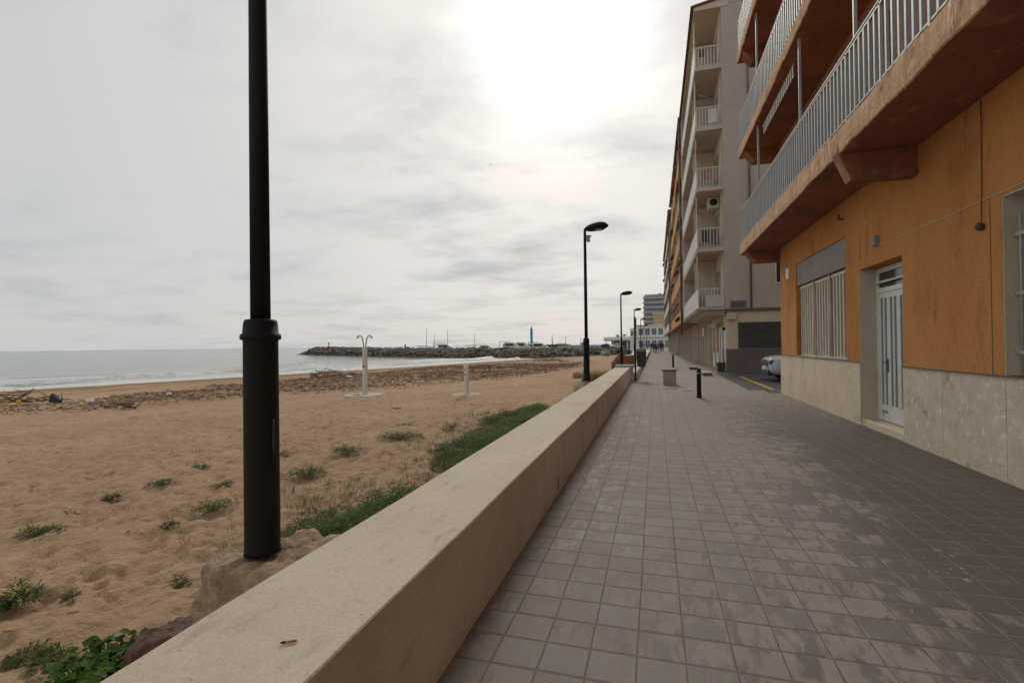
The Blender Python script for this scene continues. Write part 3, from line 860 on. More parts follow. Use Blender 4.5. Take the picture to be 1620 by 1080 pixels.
driftwood(-27.6, 15.3, 1.8, 46, .55, 'dark branch heap at the far left edge beside the black board', 6)
driftwood(-19.5, 13.8, .8, 14, .18, 'short dark logs at the landward edge of the debris on the left', 7, (.4, 1.0))
driftwood(-15.2, 42.0, 2.6, 44, .5, 'broken branches topping the debris between the two showers', 8)
root = tag(MB().build('x', mat['dark']), '') if False else None
z = hgt(-25.6, 15.4)
b = MB(); b.prism([(-25.9,z-.05),(-25.3,z-.05),(-25.22,z+.10),(-25.75,z+.40),(-25.88,z+.24)], 'y', 15.3, 15.42)
o = b.build('broken_board', mat['dark'], None, .01, (-25.6,15.4,z)); tag(o, 'black broken board sticking out of the debris on the left', 'board')
z = hgt(-25.5, 13.9)
b = MB(); b.box(-25.8,-25.3,13.8,14.0,z+.06,z+.14); b.prism([(-25.4,z+.14),(-25.3,z+.14),(-25.31,z+.28),(-25.36,z+.28)],'y',13.82,13.98)
o = b.build('plastic_piece', mat['yellow_plastic'], None, .02, (-25.5,13.9,z)); tag(o, 'bright yellow plastic piece lying in the debris', 'plastic piece')
for x, y, s, lab in ((-22.3,14.6,.2,'white crumpled sheet lying in the debris on the left'), (-19.9,28.9,.26,'white plastic scrap beside the dark branch heap'),
                     (-20.9,16.9,.15,'pale plastic scrap right of the crumpled sheet in the debris')):
    z = hgt(x, y); b = MB(); b.blob((x, y, z+.07), (s, s*.5, .09), x, 16, 8, .5, 2.2)
    o = b.build('plastic_scrap', mat['white'], None, 0, (x,y,z)); tag(o, lab, 'plastic scrap')

# ------------------------------------------------------------------ beach showers
def pad(root, x, y, z, s):
    b = MB(); n = 10
    b.lathe([(s*1.06, -.12), (s*1.06, .012), (s*1.0, .03), (.01, .034)], (x, y, z), 36, 0, False)
    b.build('concrete_pad', mat['pad'], root, .015)
x, y = -12.52, 19.4; z = hgt(x, y)
z = -.56
r = empty('beach_shower', (x, y, z), 'tall cream beach shower with two curved arms on a concrete pad', 'shower')
pad(r, x, y, z, .85)
b = MB(); b.lathe([(.15,.03),(.15,.05),(.125,.055),(.12,.1),(.115,1.6),(.11,2.12),(.10,2.16),(.04,2.17)], (x,y,z), 24); cl = b.build('column', mat['shower'], r)
b = MB(); b.blob((x+.01, y-.125, z+1.28), (.035,.04,.05), 1, 12, 8, 0); b.build('push_button', mat['dark'], cl)
for sgn in (-1, 1):
    b = MB()
    dx, dy = .62*sgn, .18*sgn
    P = [(.05,2.1),(.09,2.3),(.16,2.55),(.24,2.62),(.33,2.665),(.42,2.655),(.47,2.61)]
    b.tube([(x + a*dx, y + a*dy, z + h) for a, h in P], .032, 12)
    a = b.build('shower_arm', mat['shower'], r)
    b = MB(); q = P[-1]
    b.tube([(x+q[0]*dx, y+q[0]*dy, z+q[1]+.02), (x+(q[0]+.01)*dx, y+(q[0]+.01)*dy, z+q[1]-.02), (x+(q[0]+.02)*dx, y+(q[0]+.02)*dy, z+q[1]-.06)], [.035,.055,.06], 12)
    b.build('shower_head', mat['chrome'], a)
x, y = -7.95, 20.15; z = -.56
r = empty('foot_shower', (x, y, z), 'short cream foot wash column on a round concrete pad', 'shower')
pad(r, x, y, z, .62)
b = MB(); b.lathe([(.20,.03),(.2,.05),(.115,.06),(.11,.3),(.11,1.30),(.10,1.325),(.03,1.335)], (x,y,z), 24); cl = b.build('column', mat['shower'], r)
b = MB(); b.blob((x-.02,y-.115,z+.9), (.03,.035,.03), 1, 10, 6, 0); b.build('push_button', mat['dark'], cl)
b = MB(); b.tube([(x-.05,y-.1,z+1.12),(x-.06,y-.17,z+1.12),(x-.06,y-.19,z+1.08)], .018, 8); b.build('tap', mat['chrome'], cl)

# ------------------------------------------------------------------ promenade furniture
def bollard(x, y, lab):
    r = empty('bollard', (x, y, 0), lab, 'bollard', 'black bollards on the promenade')
    b = MB(); b.lathe([(.075,0),(.07,.03),(.064,.05),(.062,.70),(.062,.74),(.062,.82),(.055,.84),(.02,.85)], (x,y,0), 24); b.build('post', mat['pole'], r)
    b = MB(); b.lathe([(.0635,.695),(.0655,.70),(.0655,.722),(.0635,.727)], (x,y,0), 24); b.build('reflector_band', mat['chrome'], r)
bollard(1.2, 15.25, 'nearer black bollard standing alone in the paving')
bollard(1.1, 33.8, 'farther black bollard behind the concrete seat block')
r = empty('seat_block', (.5, 19.8, 0), 'square concrete seat block with a thin brown top slab', 'seat')
b = MB(); b.box(.27,.74,19.56,20.04,0,.54); b.build('block', mat['cube'], r, .012)
b = MB(); b.box(.21,.80,19.50,20.10,.542,.59); b.build('top_slab', mat['cube_top'], r, .008)
for x0, x1, y0, lab in ((1.95,2.36,30.9,'farther low stone slab with a dark front in the paving'), (2.18,2.58,25.1,'nearer low stone slab with a dark front at the side street')):
    r = empty('kerb_slab', ((x0+x1)/2, y0, 0), lab, 'kerb stone')
    b = MB(); b.box(x0, x1, y0, y0 + 1.3, 0, .12); b.build('base', mat['cube_top'], r, .01)
    b = MB(); b.box(x0 - .03, x1 + .03, y0 + .02, y0 + 1.35, .122, .165); b.build('top', mat['cap'], r, .01)
for x, y, w, lab in ((.47,18.0,.42,'dark drain grate in front of the concrete seat block'), (1.03,17.4,.26,'small dark drain grate behind the nearer bollard')):
    b = MB()
    for i in range(7): b.box(x - w/2 + i*w/7, x - w/2 + i*w/7 + w/11, y - .12, y + .12, .002, .008)
    b.box(x - w/2 - .02, x + w/2 + .02, y - .15, y - .12, .002, .009); b.box(x - w/2 - .02, x + w/2 + .02, y + .12, y + .15, .002, .009)
    o = b.build('drain_grate', mat['dark'], None, 0, (x,y,0)); tag(o, lab, 'drain')
# sign post with litter bin
x, y = -.825, 21.75
r = empty('sign_post', (x, y, 0), 'slim black post with an edge-on sign beside the wall pillar', 'sign post')
b = MB(); b.lathe([(.055,0),(.05,.02),(.034,.03),(.032,2.72),(.01,2.74)], (x,y,0), 16); b.build('pole', mat['pole'], r)
b = MB(); b.box(x+.036, x+.058, y-.17, y+.17, 2.22, 2.66); b.build('sign_plate', mat['panel_grey'], r, .004)
r = empty('litter_bin', (x + .24, y, 0), 'dark green litter bin hanging on the slim post', 'litter bin')
b = MB(); bx = x + .245
b.prism([(bx-.17,.60),(bx+.17,.60),(bx+.205,1.22),(bx-.205,1.22)], 'y', y-.17, y+.17); b.build('body', mat['bin'], r, .02)
b = MB(); b.prism([(bx-.21,1.225),(bx+.21,1.225),(bx+.21,1.27),(bx+.15,1.36),(bx-.15,1.36),(bx-.21,1.27)], 'y', y-.19, y+.19); b.build('lid', mat['pole'], r, .012)
b = MB(); b.box(bx-.15, bx+.15, y-.195, y-.188, 1.245, 1.33); b.build('slot_plate', mat['panel_grey'], r)
b = MB(); b.box(x+.02, bx-.17, y-.03, y+.03, .95, 1.0); b.build('bracket', mat['pole'], r)

# lattice fence and brick wall beyond lamp three
r = empty('lattice_fence', (-3.1, 44, -.4), 'sloping pinkish lattice cane fence behind the third lamp post', 'fence')
b = MB()
fy0, fy1, fx0, fx1 = 40.0, 48.0, -3.35, -2.85
def fh(t): return .50 + 1.05 * t
nL = 34
for i in range(nL):
    for dr in (1, -1):
        t0 = i / nL; t1 = t0 + dr * .11
        if not 0 <= t1 <= 1: continue
        z0, z1 = -.45, -.45 + fh(t1)
        b.tube([(fx0 + (fx1-fx0)*t0 + dr*.012, fy0 + (fy1-fy0)*t0, z0), (fx0 + (fx1-fx0)*t1 + dr*.012, fy0 + (fy1-fy0)*t1, z1)], .03, 4, 0 if dr > 0 else 1)
for zz in (0, 1): b.tube([(fx0, fy0, -.42 + zz*fh(0)), (fx1, fy1, -.42 + zz*fh(1))], .035, 6)
b.build('lattice', [mat['lattice'], mat['wood_pale']], r)
for t in (0, .33, .66, 1):
    b = MB(); b.tube([(fx0+(fx1-fx0)*t, fy0+(fy1-fy0)*t+.04, -.6), (fx0+(fx1-fx0)*t, fy0+(fy1-fy0)*t+.04, -.4+fh(t))], .045, 8)
    b.build('post', mat['wood'], r)
r = empty('ramp_wall', (-2.7, 52, -.4), 'low red brown wall with a pale coping behind the lattice fence', 'wall')
b = MB(); b.box(-3.45, -1.95, 51.8, 52.2, -.6, .30); b.build('wall', mat['brick'], r, .01)
b = MB(); b.box(-3.5, -1.90, 51.74, 52.26, .302, .38); b.build('coping', mat['pad'], r, .01)

# ------------------------------------------------------------------ orange house
def wall_x(b, X, y0, y1, z0, z1, openings, depth, mi=0, face=-1):
    """wall in the plane x = X facing -x, with rectangular openings (y0,y1,z0,z1) that get reveals of the given depth"""
    ys = sorted({y0, y1, *[o[0] for o in openings], *[o[1] for o in openings]}); ys = [v for v in ys if y0 <= v <= y1]
    zs = sorted({z0, z1, *[o[2] for o in openings], *[o[3] for o in openings]}); zs = [v for v in zs if z0 <= v <= z1]
    for a, c in zip(ys, ys[1:]):
        for d, e in zip(zs, zs[1:]):
            my, mz = (a+c)/2, (d+e)/2
            if any(o[0] < my < o[1] and o[2] < mz < o[3] for o in openings): continue
            b.face([(X,a,d),(X,a,e),(X,c,e),(X,c,d)], mi)
    for o in openings:
        a, c, d, e = o[:4]
        d = max(d, z0); e = min(e, z1)
        if d >= e: continue
        D = X + depth
        b.face([(X,a,d),(D,a,d),(D,a,e),(X,a,e)], mi); b.face([(X,c,d),(X,c,e),(D,c,e),(D,c,d)], mi)
        if o[3] < z1: b.face([(X,a,o[3]),(D,a,o[3]),(D,c,o[3]),(X,c,o[3])], mi)
        if o[2] > z0: b.face([(X,a,o[2]),(X,c,o[2]),(D,c,o[2]),(D,a,o[2])], mi)
    D = X + depth
    for yy in (y0, y1): b.face([(X,yy,z0),(D,yy,z0),(D,yy,z1),(X,yy,z1)], mi)
    b.face([(X,y0,z1),(D,y0,z1),(D,y1,z1),(X,y1,z1)], mi)

HX = 3.75; Y1 = 17.0; Y0 = -9
H = empty('orange_house', (HX, 8, 0), 'orange rendered house with stone plinth and rusty railed balconies above the paving', 'house')
W1 = (11.56, 15.25, 1.18, 3.72); DR = (9.15, 10.85, .12, 2.94); W2 = (4.5, 6.83, 1.18, 3.20)
b = MB(); wall_x(b, HX, Y0, Y1, 1.18, 4.6, [W1, DR, W2], .36)
b.face([(HX+.36,Y1,0),(14,Y1,0),(14,Y1,4.6),(HX+.36,Y1,4.6)])
b.build('wall', mat['orange'], H)
b = MB(); b.box(HX+.37, 14, Y0, Y1-.01, 0, 4.6); b.build('inner_wall', mat['jamb'], H)
b = MB(); b.box(HX+.02, 14, Y0, Y1, 4.602, 14.2); b.build('upper_wall', mat['redwall'], H)
b = MB()
wall_x(b, HX-.022, 10.85, Y1+.02, -.02, 1.18, [], .38)
b.face([(HX+.35,Y1+.02,-.02),(14,Y1+.02,-.02),(14,Y1+.02,1.18),(HX+.35,Y1+.02,1.18)])
for i in range(4): b.box(HX-.024, HX-.0215, 12.3 + i*1.25, 12.312 + i*1.25, 0, 1.17)
b.build('plinth', mat['plinth'], H)
b = MB()
ys = [9.15, 8.05, 6.78, 5.5, 4.2, 2.9, 1.6, .3, -1, -3, -5, -7, -9]
for a, c in zip(ys, ys[1:]): b.box(HX-.024, HX+.36, c+.004, a-.004, -.02, 1.172)
b.build('plinth', mat['plinth_worn'], H)
b = MB(); b.box(HX-.045, HX+.0, Y0, 9.15, 1.173, 1.188); b.box(HX-.042, HX+.0, 10.85, Y1+.03, 1.181, 1.194); b.build('plinth_edge', mat['cube_top'], H)
b = MB(); b.box(HX-.002, HX+.3, 9.15, 10.85, -.02, .118); b.build('door_step', mat['plinth'], H, .01)
for yj in (10.84, 9.153):
    b = MB(); b.box(HX-.004, HX+.36, yj, yj+.007, .12, 2.936); b.build('door_jamb', mat['jamb'], H)
# door
dX = HX + .29
b = MB()
b.box(dX-.03, dX+.05, 9.16, 9.24, .12, 2.93); b.box(dX-.03, dX+.05, 10.76, 10.84, .12, 2.93); b.box(dX-.03, dX+.05, 9.24, 10.76, 2.84, 2.93); b.box(dX-.03, dX+.05, 9.24, 10.76, 2.47, 2.56)
df = b.build('door_frame', mat['white'], H, .006)
b = MB(); b.box(dX+.0, dX+.02, 9.24, 10.76, 2.56, 2.84); b.build('transom', mat['glass_dark'], df)
b = MB(); b.tube([(dX-.06, 9.2, 2.66), (dX-.06, 10.85, 2.66)], .022, 10); b.build('transom_bar', mat['white'], df)
for q4, (a, c) in enumerate(((10.382, 10.757), (10.003, 10.378), (9.624, 9.999), (9.245, 9.620))):
    b = MB()
    w = c - a; z0, z1 = .13, 2.465
    b.box(dX-.02, dX+.03, a, c, z0, .42); b.box(dX-.02, dX+.03, a, c, z1-.10, z1)
    for s0, s1 in ((0,.058),(w/2-.026,w/2+.026),(w-.058,w)): b.box(dX-.02, dX+.03, a+s0, a+s1, .42, z1-.10)
    lf = b.build('door_leaf', mat['white'], H, .005)
    for s0, s1 in ((.058,w/2-.026),(w/2+.026,w-.058)):
        b = MB(); b.box(dX, dX+.012, a+s0, a+s1, .42, z1-.10); b.build('pane', mat['glass_green'], lf)
    if q4 == 0:
        b = MB(); b.box(dX-.027, dX-.02, a+.07, a+.30, .27, .32); b.box(dX-.026, dX-.02, a+.24, a+.27, .20, .26); b.build('letter_slot', mat['panel_grey'], lf)
        b = MB(); b.box(dX-.03, dX-.02, a+.008, a+.036, 1.02, 1.26); b.tube([(dX-.03,a+.022,1.2),(dX-.06,a+.022,1.2),(dX-.06,a+.10,1.195)], .008, 8); b.build('handle', mat['pole'], lf)
# window one: grey panel above, barred blind below
b = MB(); b.box(HX+.03, HX+.30, W1[0], W1[1], 3.12, 3.72); b.box(HX+.026, HX+.03, 13.85, 13.87, 3.12, 3.72)
b.build('cement_panel', mat['panel_grey'], H, .004)
b = MB(); b.box(HX+.22, HX+.26, W1[0], W1[1], 1.182, 3.118); wf = b.build('window', mat['blind'], H)
b = MB()
n = 19
for i in range(n):
    yy = W1[0] + .08 + (W1[1] - W1[0] - .16) * i / (n-1)
    b.box(HX+.10, HX+.145, yy-.036, yy+.036, 1.25, 3.02)
b.box(HX+.09, HX+.155, W1[0]+.02, W1[1]-.02, 1.2, 1.25); b.box(HX+.09, HX+.155, W1[0]+.02, W1[1]-.02, 3.02, 3.09)
b.build('window_grille', mat['bars'], wf, .004)
b = MB()
for yy in (12.75, 13.95): b.tube([(HX+.07,yy,3.1),(HX+.07,yy,1.25)], .018, 8)
b.build('grille_post', mat['bars'], wf)
b = MB(); b.box(HX-.03, HX+.2, W1[0]-.03, W1[1]+.03, 1.196, 1.212); b.build('sill', mat['rail_dark'], wf)
# window two
b = MB()
for i in range(44): b.box(HX+.24, HX+.262 if i % 2 else HX+.27, W2[0], W2[1], 1.2 + i*.045, 1.2 + i*.045 + .042)
w2 = b.build('roller_shutter', mat['shutter_lt'], H)
b = MB(); b.box(HX+.0, HX+.24, W2[1]-.014, W2[1]-.004, 1.19, 3.19); b.box(HX+.0, HX+.24, W2[0]+.004, W2[1]-.014, 3.18, 3.195); b.build('window_frame', mat['jamb'], w2)
b = MB()
for i in range(13):
    yy = W2[1] - .11 - i*.16; b.tube([(HX+.10,yy,1.22),(HX+.10,yy,2.98)], .014, 8)
for zz in (1.45, 2.1, 2.75): b.box(HX+.085, HX+.115, W2[0]+.02, W2[1]-.02, zz-.02, zz+.02)
b.build('window_grille', mat['rail'], w2)
# small fittings
b = MB(); b.box(HX-.07, HX, 9.98, 10.13, 3.25, 3.42); b.build('meter_box', mat['panel_grey'], H, .008)
b = MB(); b.box(HX-.012, HX, 15.98, 16.28, 3.42, 3.74); b.build('wall_plate', mat['white'], H, .004)
b = MB()
b.tube([(HX-.012,7.15,4.43),(HX-.014,7.14,4.2),(HX-.012,7.15,3.8),(HX-.014,7.155,3.4),(HX-.02,7.16,2.98)], .006, 6)
b.blob((HX-.035,7.16,2.93), (.045,.045,.05), 2, 12, 8, .1)
b.build('hanging_cable', mat['cable'], H)
b = MB(); b.tube([(HX-.006,-4,3.30),(HX-.006,6.83,3.235),(HX-.006,9.0,3.225),(HX-.006,11.5,3.28)], .005, 6); b.build('cable', mat['bars'], H)
b = MB(); b.box(HX-.003, HX+.01, 7.03, 7.042, 1.19, 3.23); b.build('joint', mat['cable'], H)
b = MB(); b.tube([(HX-.01,11.64,4.1),(HX-.08,11.64,4.1),(HX-.08,11.64,4.19)], .02, 8); b.build('hook', mat['cable'], H)
# balconies
BX = 2.72
def balcony(z0, z1, first):
    # slab outline with ragged fascia edge
    b = MB(); ys = [Y0 + i * .18 for i in range(int((17.75 - Y0) / .18) + 1)] + [17.75]
    vs = []; fs = []
    prof = [(HX+.03, z1), (BX+.03, z1), (BX+.002, z1-.02), (BX, z1-.12), (BX+.004, z0+.10), (BX+.012, z0+.012), (BX+.03, z0), (HX+.03, z0)]
    n = len(prof)
    for y in ys:
        for i, (x, z) in enumerate(prof):
            q = Vector((x*3, y*2.3, z*3))
            e = 1 if 1 <= i <= 6 else 0
            vs.append((x + e * (.016 * noise.noise(q) + .008*noise.noise(q*4)), y, z + e * (.014 * noise.noise(q + Vector((3,7,1))) + .010*noise.noise(q*3.7))))
    for i in range(len(ys) - 1):
        for j in range(n - 1):
            a = i*n + j; fs.append((a, a+1, a+n+1, a+n))
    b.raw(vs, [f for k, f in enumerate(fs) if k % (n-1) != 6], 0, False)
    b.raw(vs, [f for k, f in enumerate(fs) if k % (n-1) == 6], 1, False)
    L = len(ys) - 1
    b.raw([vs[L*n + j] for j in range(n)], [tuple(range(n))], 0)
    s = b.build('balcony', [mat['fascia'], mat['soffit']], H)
    # brackets (cantilever beams)
    bd = .42
    for yb in (8.62, 16.98, .2):
        w = .25 if yb < 16 else .5
        b = MB()
        p = [(HX+.02, z0+.01), (HX+.02, z0-bd), (BX+.17, z0-bd), (BX-.012, z0+.03), (BX+.01, z1-.16), (BX+.1, z1-.12), (BX+.1, z0+.01)]
        if yb > 16: p = [(HX+.02, z0+.01), (HX+.02, z0-bd+.08), (BX+.35, z0-bd+.08), (BX+.06, z0+.01)]
        vs = []
        b.prism(p, 'y', yb, yb + w)
        if yb < 16:
            for q in (4, 5): b.mi[q] = 1
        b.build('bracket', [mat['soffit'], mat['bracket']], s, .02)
    # railing
    b = MB(); zt = z1 + 1.06; xr = BX + .07
    y = 17.66; i = 0
    ps = MB()
    while y > Y0 + .2:
        if i % 7 == 0: ps.box(xr-.020, xr+.020, y-.020, y+.020, z1, zt-.02)
        else: b.box(xr-.018, xr+.018, y-.021, y+.021, z1+.06, zt-.03)
        y -= .172 if False else .165; i += 1
    for k in range(6): b.box(xr + .16*(k+1) - .015, xr + .16*(k+1) + .015, 17.65, 17.67, z1+.06, zt-.03)
    b.box(xr-.016, xr+.016, Y0+.1, 17.68, z1+.055, z1+.08); b.box(xr, HX, 17.645, 17.675, z1+.055, z1+.08)
    b.build('railing', mat['rail'], s)
    ps.build('railing_post', mat['rail'], s)
    b = MB(); b.tube([(xr-.005, Y0+.1, zt), (xr-.005, 17.68, zt)], .022, 10); b.box(xr-.02, xr+.012, Y0+.1, 17.68, zt-.06, zt-.035)
    b.tube([(xr, 17.66, zt), (HX, 17.66, zt)], .022, 10)
    b.build('handrail', mat['rail_dark'], s)
    # poles up to the slab above
    for yp in (15.1, 11.0, 8.2, 4.2):
        b = MB(); b.box(xr+.02, xr+.065, yp-.022, yp+.022, z1, z1 + 2.83); b.build('support_pole', mat['rail'], s)
    # shutters of the rooms behind
    for ya in (13.4, 9.4, 5.4):
        b = MB()
        for q in range(38): b.box(HX-.03 if q % 2 else HX-.022, HX+.02, ya, ya+1.3, z1+.05+q*.055, z1+.05+q*.055+.052)
        b.build('shutter', mat['door_brown'], s)
    return s
b1 = balcony(4.45, 4.83, True)
b2 = balcony(7.64, 7.93, False)
b3 = balcony(10.80, 11.10, False)
b = MB(); b.box(BX-.1, 14.3, Y0, 17.9, 14.2, 14.45); b.build('roof', mat['tile_red'], H)
# striped fringe of the rolled awning under the second balcony
b = MB()
for i in range(19):
    yy = 11.75 + i * .162
    b.prism([(yy,7.47),(yy+.065,7.47),(yy+.065,7.24),(yy+.032,7.20),(yy,7.24)], 'x', BX+.18, BX+.188)
b.tube([(BX+.184,11.7,7.475),(BX+.184,14.85,7.475)], .010, 8)
b.build('awning_fringe', mat['rail_light'], H)

# ------------------------------------------------------------------ grey apartment block
GY0, GY1 = 28.0, 42.0; GX = 3.55; GB = 2.22
G = empty('grey_apartment_block', (GX, 28, 0), 'tall grey apartment block with white balcony panels and a dark roller shutter', 'apartment block')
ZT = 19.4
b = MB(); b.box(GX, 16, GY0, GY1-.01, 3.32, ZT); b.build('wall', mat['grey_wall'], G)
b = MB(); b.box(GX-.06, GX-.004, GY0+.25, GY1-.3, 3.5, ZT-.02); b.build('balcony_back_wall', mat['beige'], G)
b = MB(); b.box(GX+.06, 16, GY0+.06, GY1, 1.24, 3.32); b.build('ground_floor_wall', mat['beige'], G)
b = MB(); b.box(GX+.045, 16, GY0+.045, GY0+3, 0, 1.24); b.build('base_course', mat['grey_dark'], G)
b = MB(); b.box(GX+.08, 16, GY0+3, GY1, 0, 1.24); b.build('ground_floor_wall', mat['jamb'], G)
b = MB(); b.box(GX-.02, 16, GY0-.05, GY0+.02, 3.27, 3.36); b.box(GX-.02, 16, GY0-.03, GY0-.01, 3.20, 3.25); b.box(GB-.02, GX-.02, GY0-.05, GY0+.02, 3.27, 3.33); b.box(GB-.03, GB+.01, GY0-.05, GY1-.95, 3.24, 3.30); b.build('drip_ledge', mat['grey_dark'], G)
b = MB(); b.box(GX+.12, GX+.48, GY0-.22, GY0+.06, 2.78, 3.14); b.build('beam_end', mat['slab'], G, .01)
b = MB()
for i in range(14): b.prism([(GY0+.05, 1.26+i*.098), (GY0+.015, 1.28+i*.098), (GY0+.015, 1.335+i*.098), (GY0+.05, 1.353+i*.098)], 'x', GX+.62, 8.6)
b.build('roller_shutter', mat['rollshut'], G)
b = MB()
for i in range(5): b.box(GX+.30, GX+.98, GY0-.02, GY0+.01, 3.42+i*.066, 3.42+i*.066+.04)
b.box(GX+.26, GX+1.02, GY0-.008, GY0+.01, 3.39, 3.76); b.build('vent_grille', mat['grey_dark'], G)
b = MB(); b.tube([(4.80,GY0-.05,3.35),(4.80,GY0-.05,ZT-.2)], .045, 10); b.build('downpipe', mat['grey_dark'], G)
for zz in (4.62, 7.82, 11.0, 14.2):
    b = MB(); b.box(6.0, 7.0, GY0-.012, GY0+.02, zz, zz+1.1); wn = b.build('window', mat['glass_dark'], G)
    b = MB(); b.box(5.94, 7.06, GY0-.05, GY0+.0, zz-.06, zz-.0); b.build('sill', mat['white'], wn)
    b = MB(); b.box(5.96,6.0,GY0-.03,GY0,zz,zz+1.14); b.box(7.0,7.04,GY0-.03,GY0,zz,zz+1.14); b.box(6.0,7.0,GY0-.03,GY0,zz+1.1,zz+1.14); b.box(6.48,6.52,GY0-.03,GY0-.013,zz,zz+1.1); b.build('window_frame', mat['white'], wn)
# roof and eaves
b = MB(); b.box(GX+.4, 16.2, GY0-.1, GY1+.1, ZT+.36, ZT+.46); b.prism([(GB-.16,ZT+.06),(GB-.16,ZT+.14),(GX+.4,ZT+.46),(GX+.4,ZT+.36)], 'y', GY0-.12, GY1); b.build('roof', mat['tile_red'], G)
b = MB(); b.box(GX+.41, 16, GY0-.02, GY0+.3, ZT, ZT+.36); b.build('gable', mat['grey_wall'], G)
b = MB(); b.prism([(GB,ZT-.12),(GB,ZT+.055),(GX+.4,ZT+.355),(GX+.4,ZT-.12)], 'y', GY0-.03, GY1-.02); b.build('eaves_soffit', mat['beige'], G)
FZ = [3.38, 6.58, 9.80, 13.02, 16.24]
rg = random.Random(4)
for i, fz in enumerate(FZ):
    b = MB(); b.box(GB, GX, GY0, GY1-.9, fz-.16, fz+.05)
    if i == 0: b.prism([(GB+.35,fz-.16),(GB+.5,fz-.26),(GX,fz-.34),(GX,fz-.16)], 'y', GY0+.12, GY1-.95)
    sl = b.build('balcony', mat['slab'], G)
    # side railing facing the side street
    b = MB(); zt = fz + 1.05
    nb = 9
    for k in range(nb):
        xx = GB + .06 + (GX - GB - .1) * k / (nb-1); b.box(xx-.016, xx+.016, GY0+.03, GY0+.055, fz+.05, zt)
    b.box(GB+.02, GX, GY0+.025, GY0+.06, zt, zt+.045); b.box(GB+.02, GX, GY0+.03, GY0+.055, fz+.10, fz+.13)
    b.build('railing', mat['rail_light'], sl)
    if i == 0:
        b = MB(); b.box(GB+.42, GX-.04, GY0+.06, GY0+.075, fz+.08, fz+.72); b.build('railing_panel', mat['white_panel'], sl)
    # front parapet panels
    b = MB()
    yy = GY0 + .02
    while yy < GY1 - 1:
        b.box(GB, GB+.035, yy, min(yy + 2.15, GY1-.92), fz-.02, zt+.02); yy += 2.2
    b.build('parapet', mat['white_panel'], sl)
    b = MB(); b.box(GB-.012, GB+.05, GY0+.0, GY1-.92, zt+.022, zt+.055); b.build('handrail', mat['rail'], sl)
    # posts, dividing walls, windows, things folded on the railing
    b = MB(); b.box(GB+.10, GX-.07, 31.2, 31.34, fz+.05, fz+3.0); b.build('divider', mat['beige'], sl)
    b = MB(); b.box(GB+.03, GB+.09, GY0+.9, GY0+.96, fz+1.05, fz+3.03); b.build('balcony_post', mat['rail_light'], sl)
    for ya in (29.3, 34.4, 37.0):
        b = MB(); b.box(GX-.085, GX-.062, ya, ya+1.5, fz+.08, fz+2.2); wn = b.build('window', mat['glass_dark'], G)
        b = MB(); b.box(GX-.10, GX-.086, ya-.05, ya, fz+.08, fz+2.25); b.box(GX-.10, GX-.086, ya+.72, ya+.78, fz+.08, fz+2.2); b.box(GX-.10,GX-.086,ya,ya+1.5,fz+2.2,fz+2.25); b.build('window_frame', mat['white'], wn)
    if i in (0, 1, 2, 3):   # rolled awning with folding arms
        b = MB(); b.tube([(GB+.2, GY0+1, fz+2.75), (GB+.2, GY0+4.7, fz+2.75)], .07, 8); aw = b.build('awning', mat['brown_awning'], G)
        b = MB(); b.tube([(GX-.1, GY0+1.2, fz+1.9), (GB+.25, GY0+1.3, fz+2.4), (GB+.2, GY0+1.2, fz+2.7)], .02, 6); b.build('awning_arm', mat['rail'], aw)
b = MB(); b.box(GB-.0, GX, GY1-.9, GY1-.01, 3.2, ZT-.01); b.build('end_wall', mat['grey_wall'], G)
b = MB(); b.box(GX-.62, GX-.09, GY0+1.2, GY0+2.05, 9.02, 9.6); ac = b.build('air_conditioner', mat['white'], G, .02)
b = MB(); b.lathe([(.01,0),(.2,.002),(.2,.012),(.01,.014)], (0,0,0), 18); b.v = [(GX-.36+q[0], GY0+1.19-q[2], 9.32+q[1]) for q in b.v]; b.build('fan_grille', mat['dark'], ac)
for fz, x0_, x1_, zz, mm in ((FZ[1], .22, .62, .35, 'canvas_blue'), (FZ[1], .70, .98, .30, 'grey_dark'), (FZ[2], .30, .75, .45, 'lattice'), (FZ[3], .65, 1.1, .25, 'white'), (FZ[4], .2, .5, .6, 'tile_red')):
    b = MB()
    xs = [GB + x0_ + (x1_ - x0_) * t / 8 for t in range(9)]
    for t in range(8):
        w0, w1 = .02 * math.sin(t * 1.9), .02 * math.sin((t + 1) * 1.9)
        b.face([(xs[t], GY0+.12+w0, fz+zz), (xs[t+1], GY0+.12+w1, fz+zz), (xs[t+1], GY0+.12, fz+1.02), (xs[t], GY0+.12, fz+1.02)])
        b.face([(xs[t], GY0+.12, fz+1.02), (xs[t+1], GY0+.12, fz+1.02), (xs[t+1], GY0+.20+w1, fz+zz+.15), (xs[t], GY0+.20+w0, fz+zz+.15)])
    b.build('hung_cloth', mat[mm], G)
for fz in FZ[:4]:
    b = MB(); b.box(GX-.5, GX-.12, GY0+2.3, GY0+2.75, fz+.05, fz+.5); b.box(GX-.16, GX-.12, GY0+2.3, GY0+2.75, fz+.5, fz+.95); b.build('balcony_chair', mat['door_brown'], G)
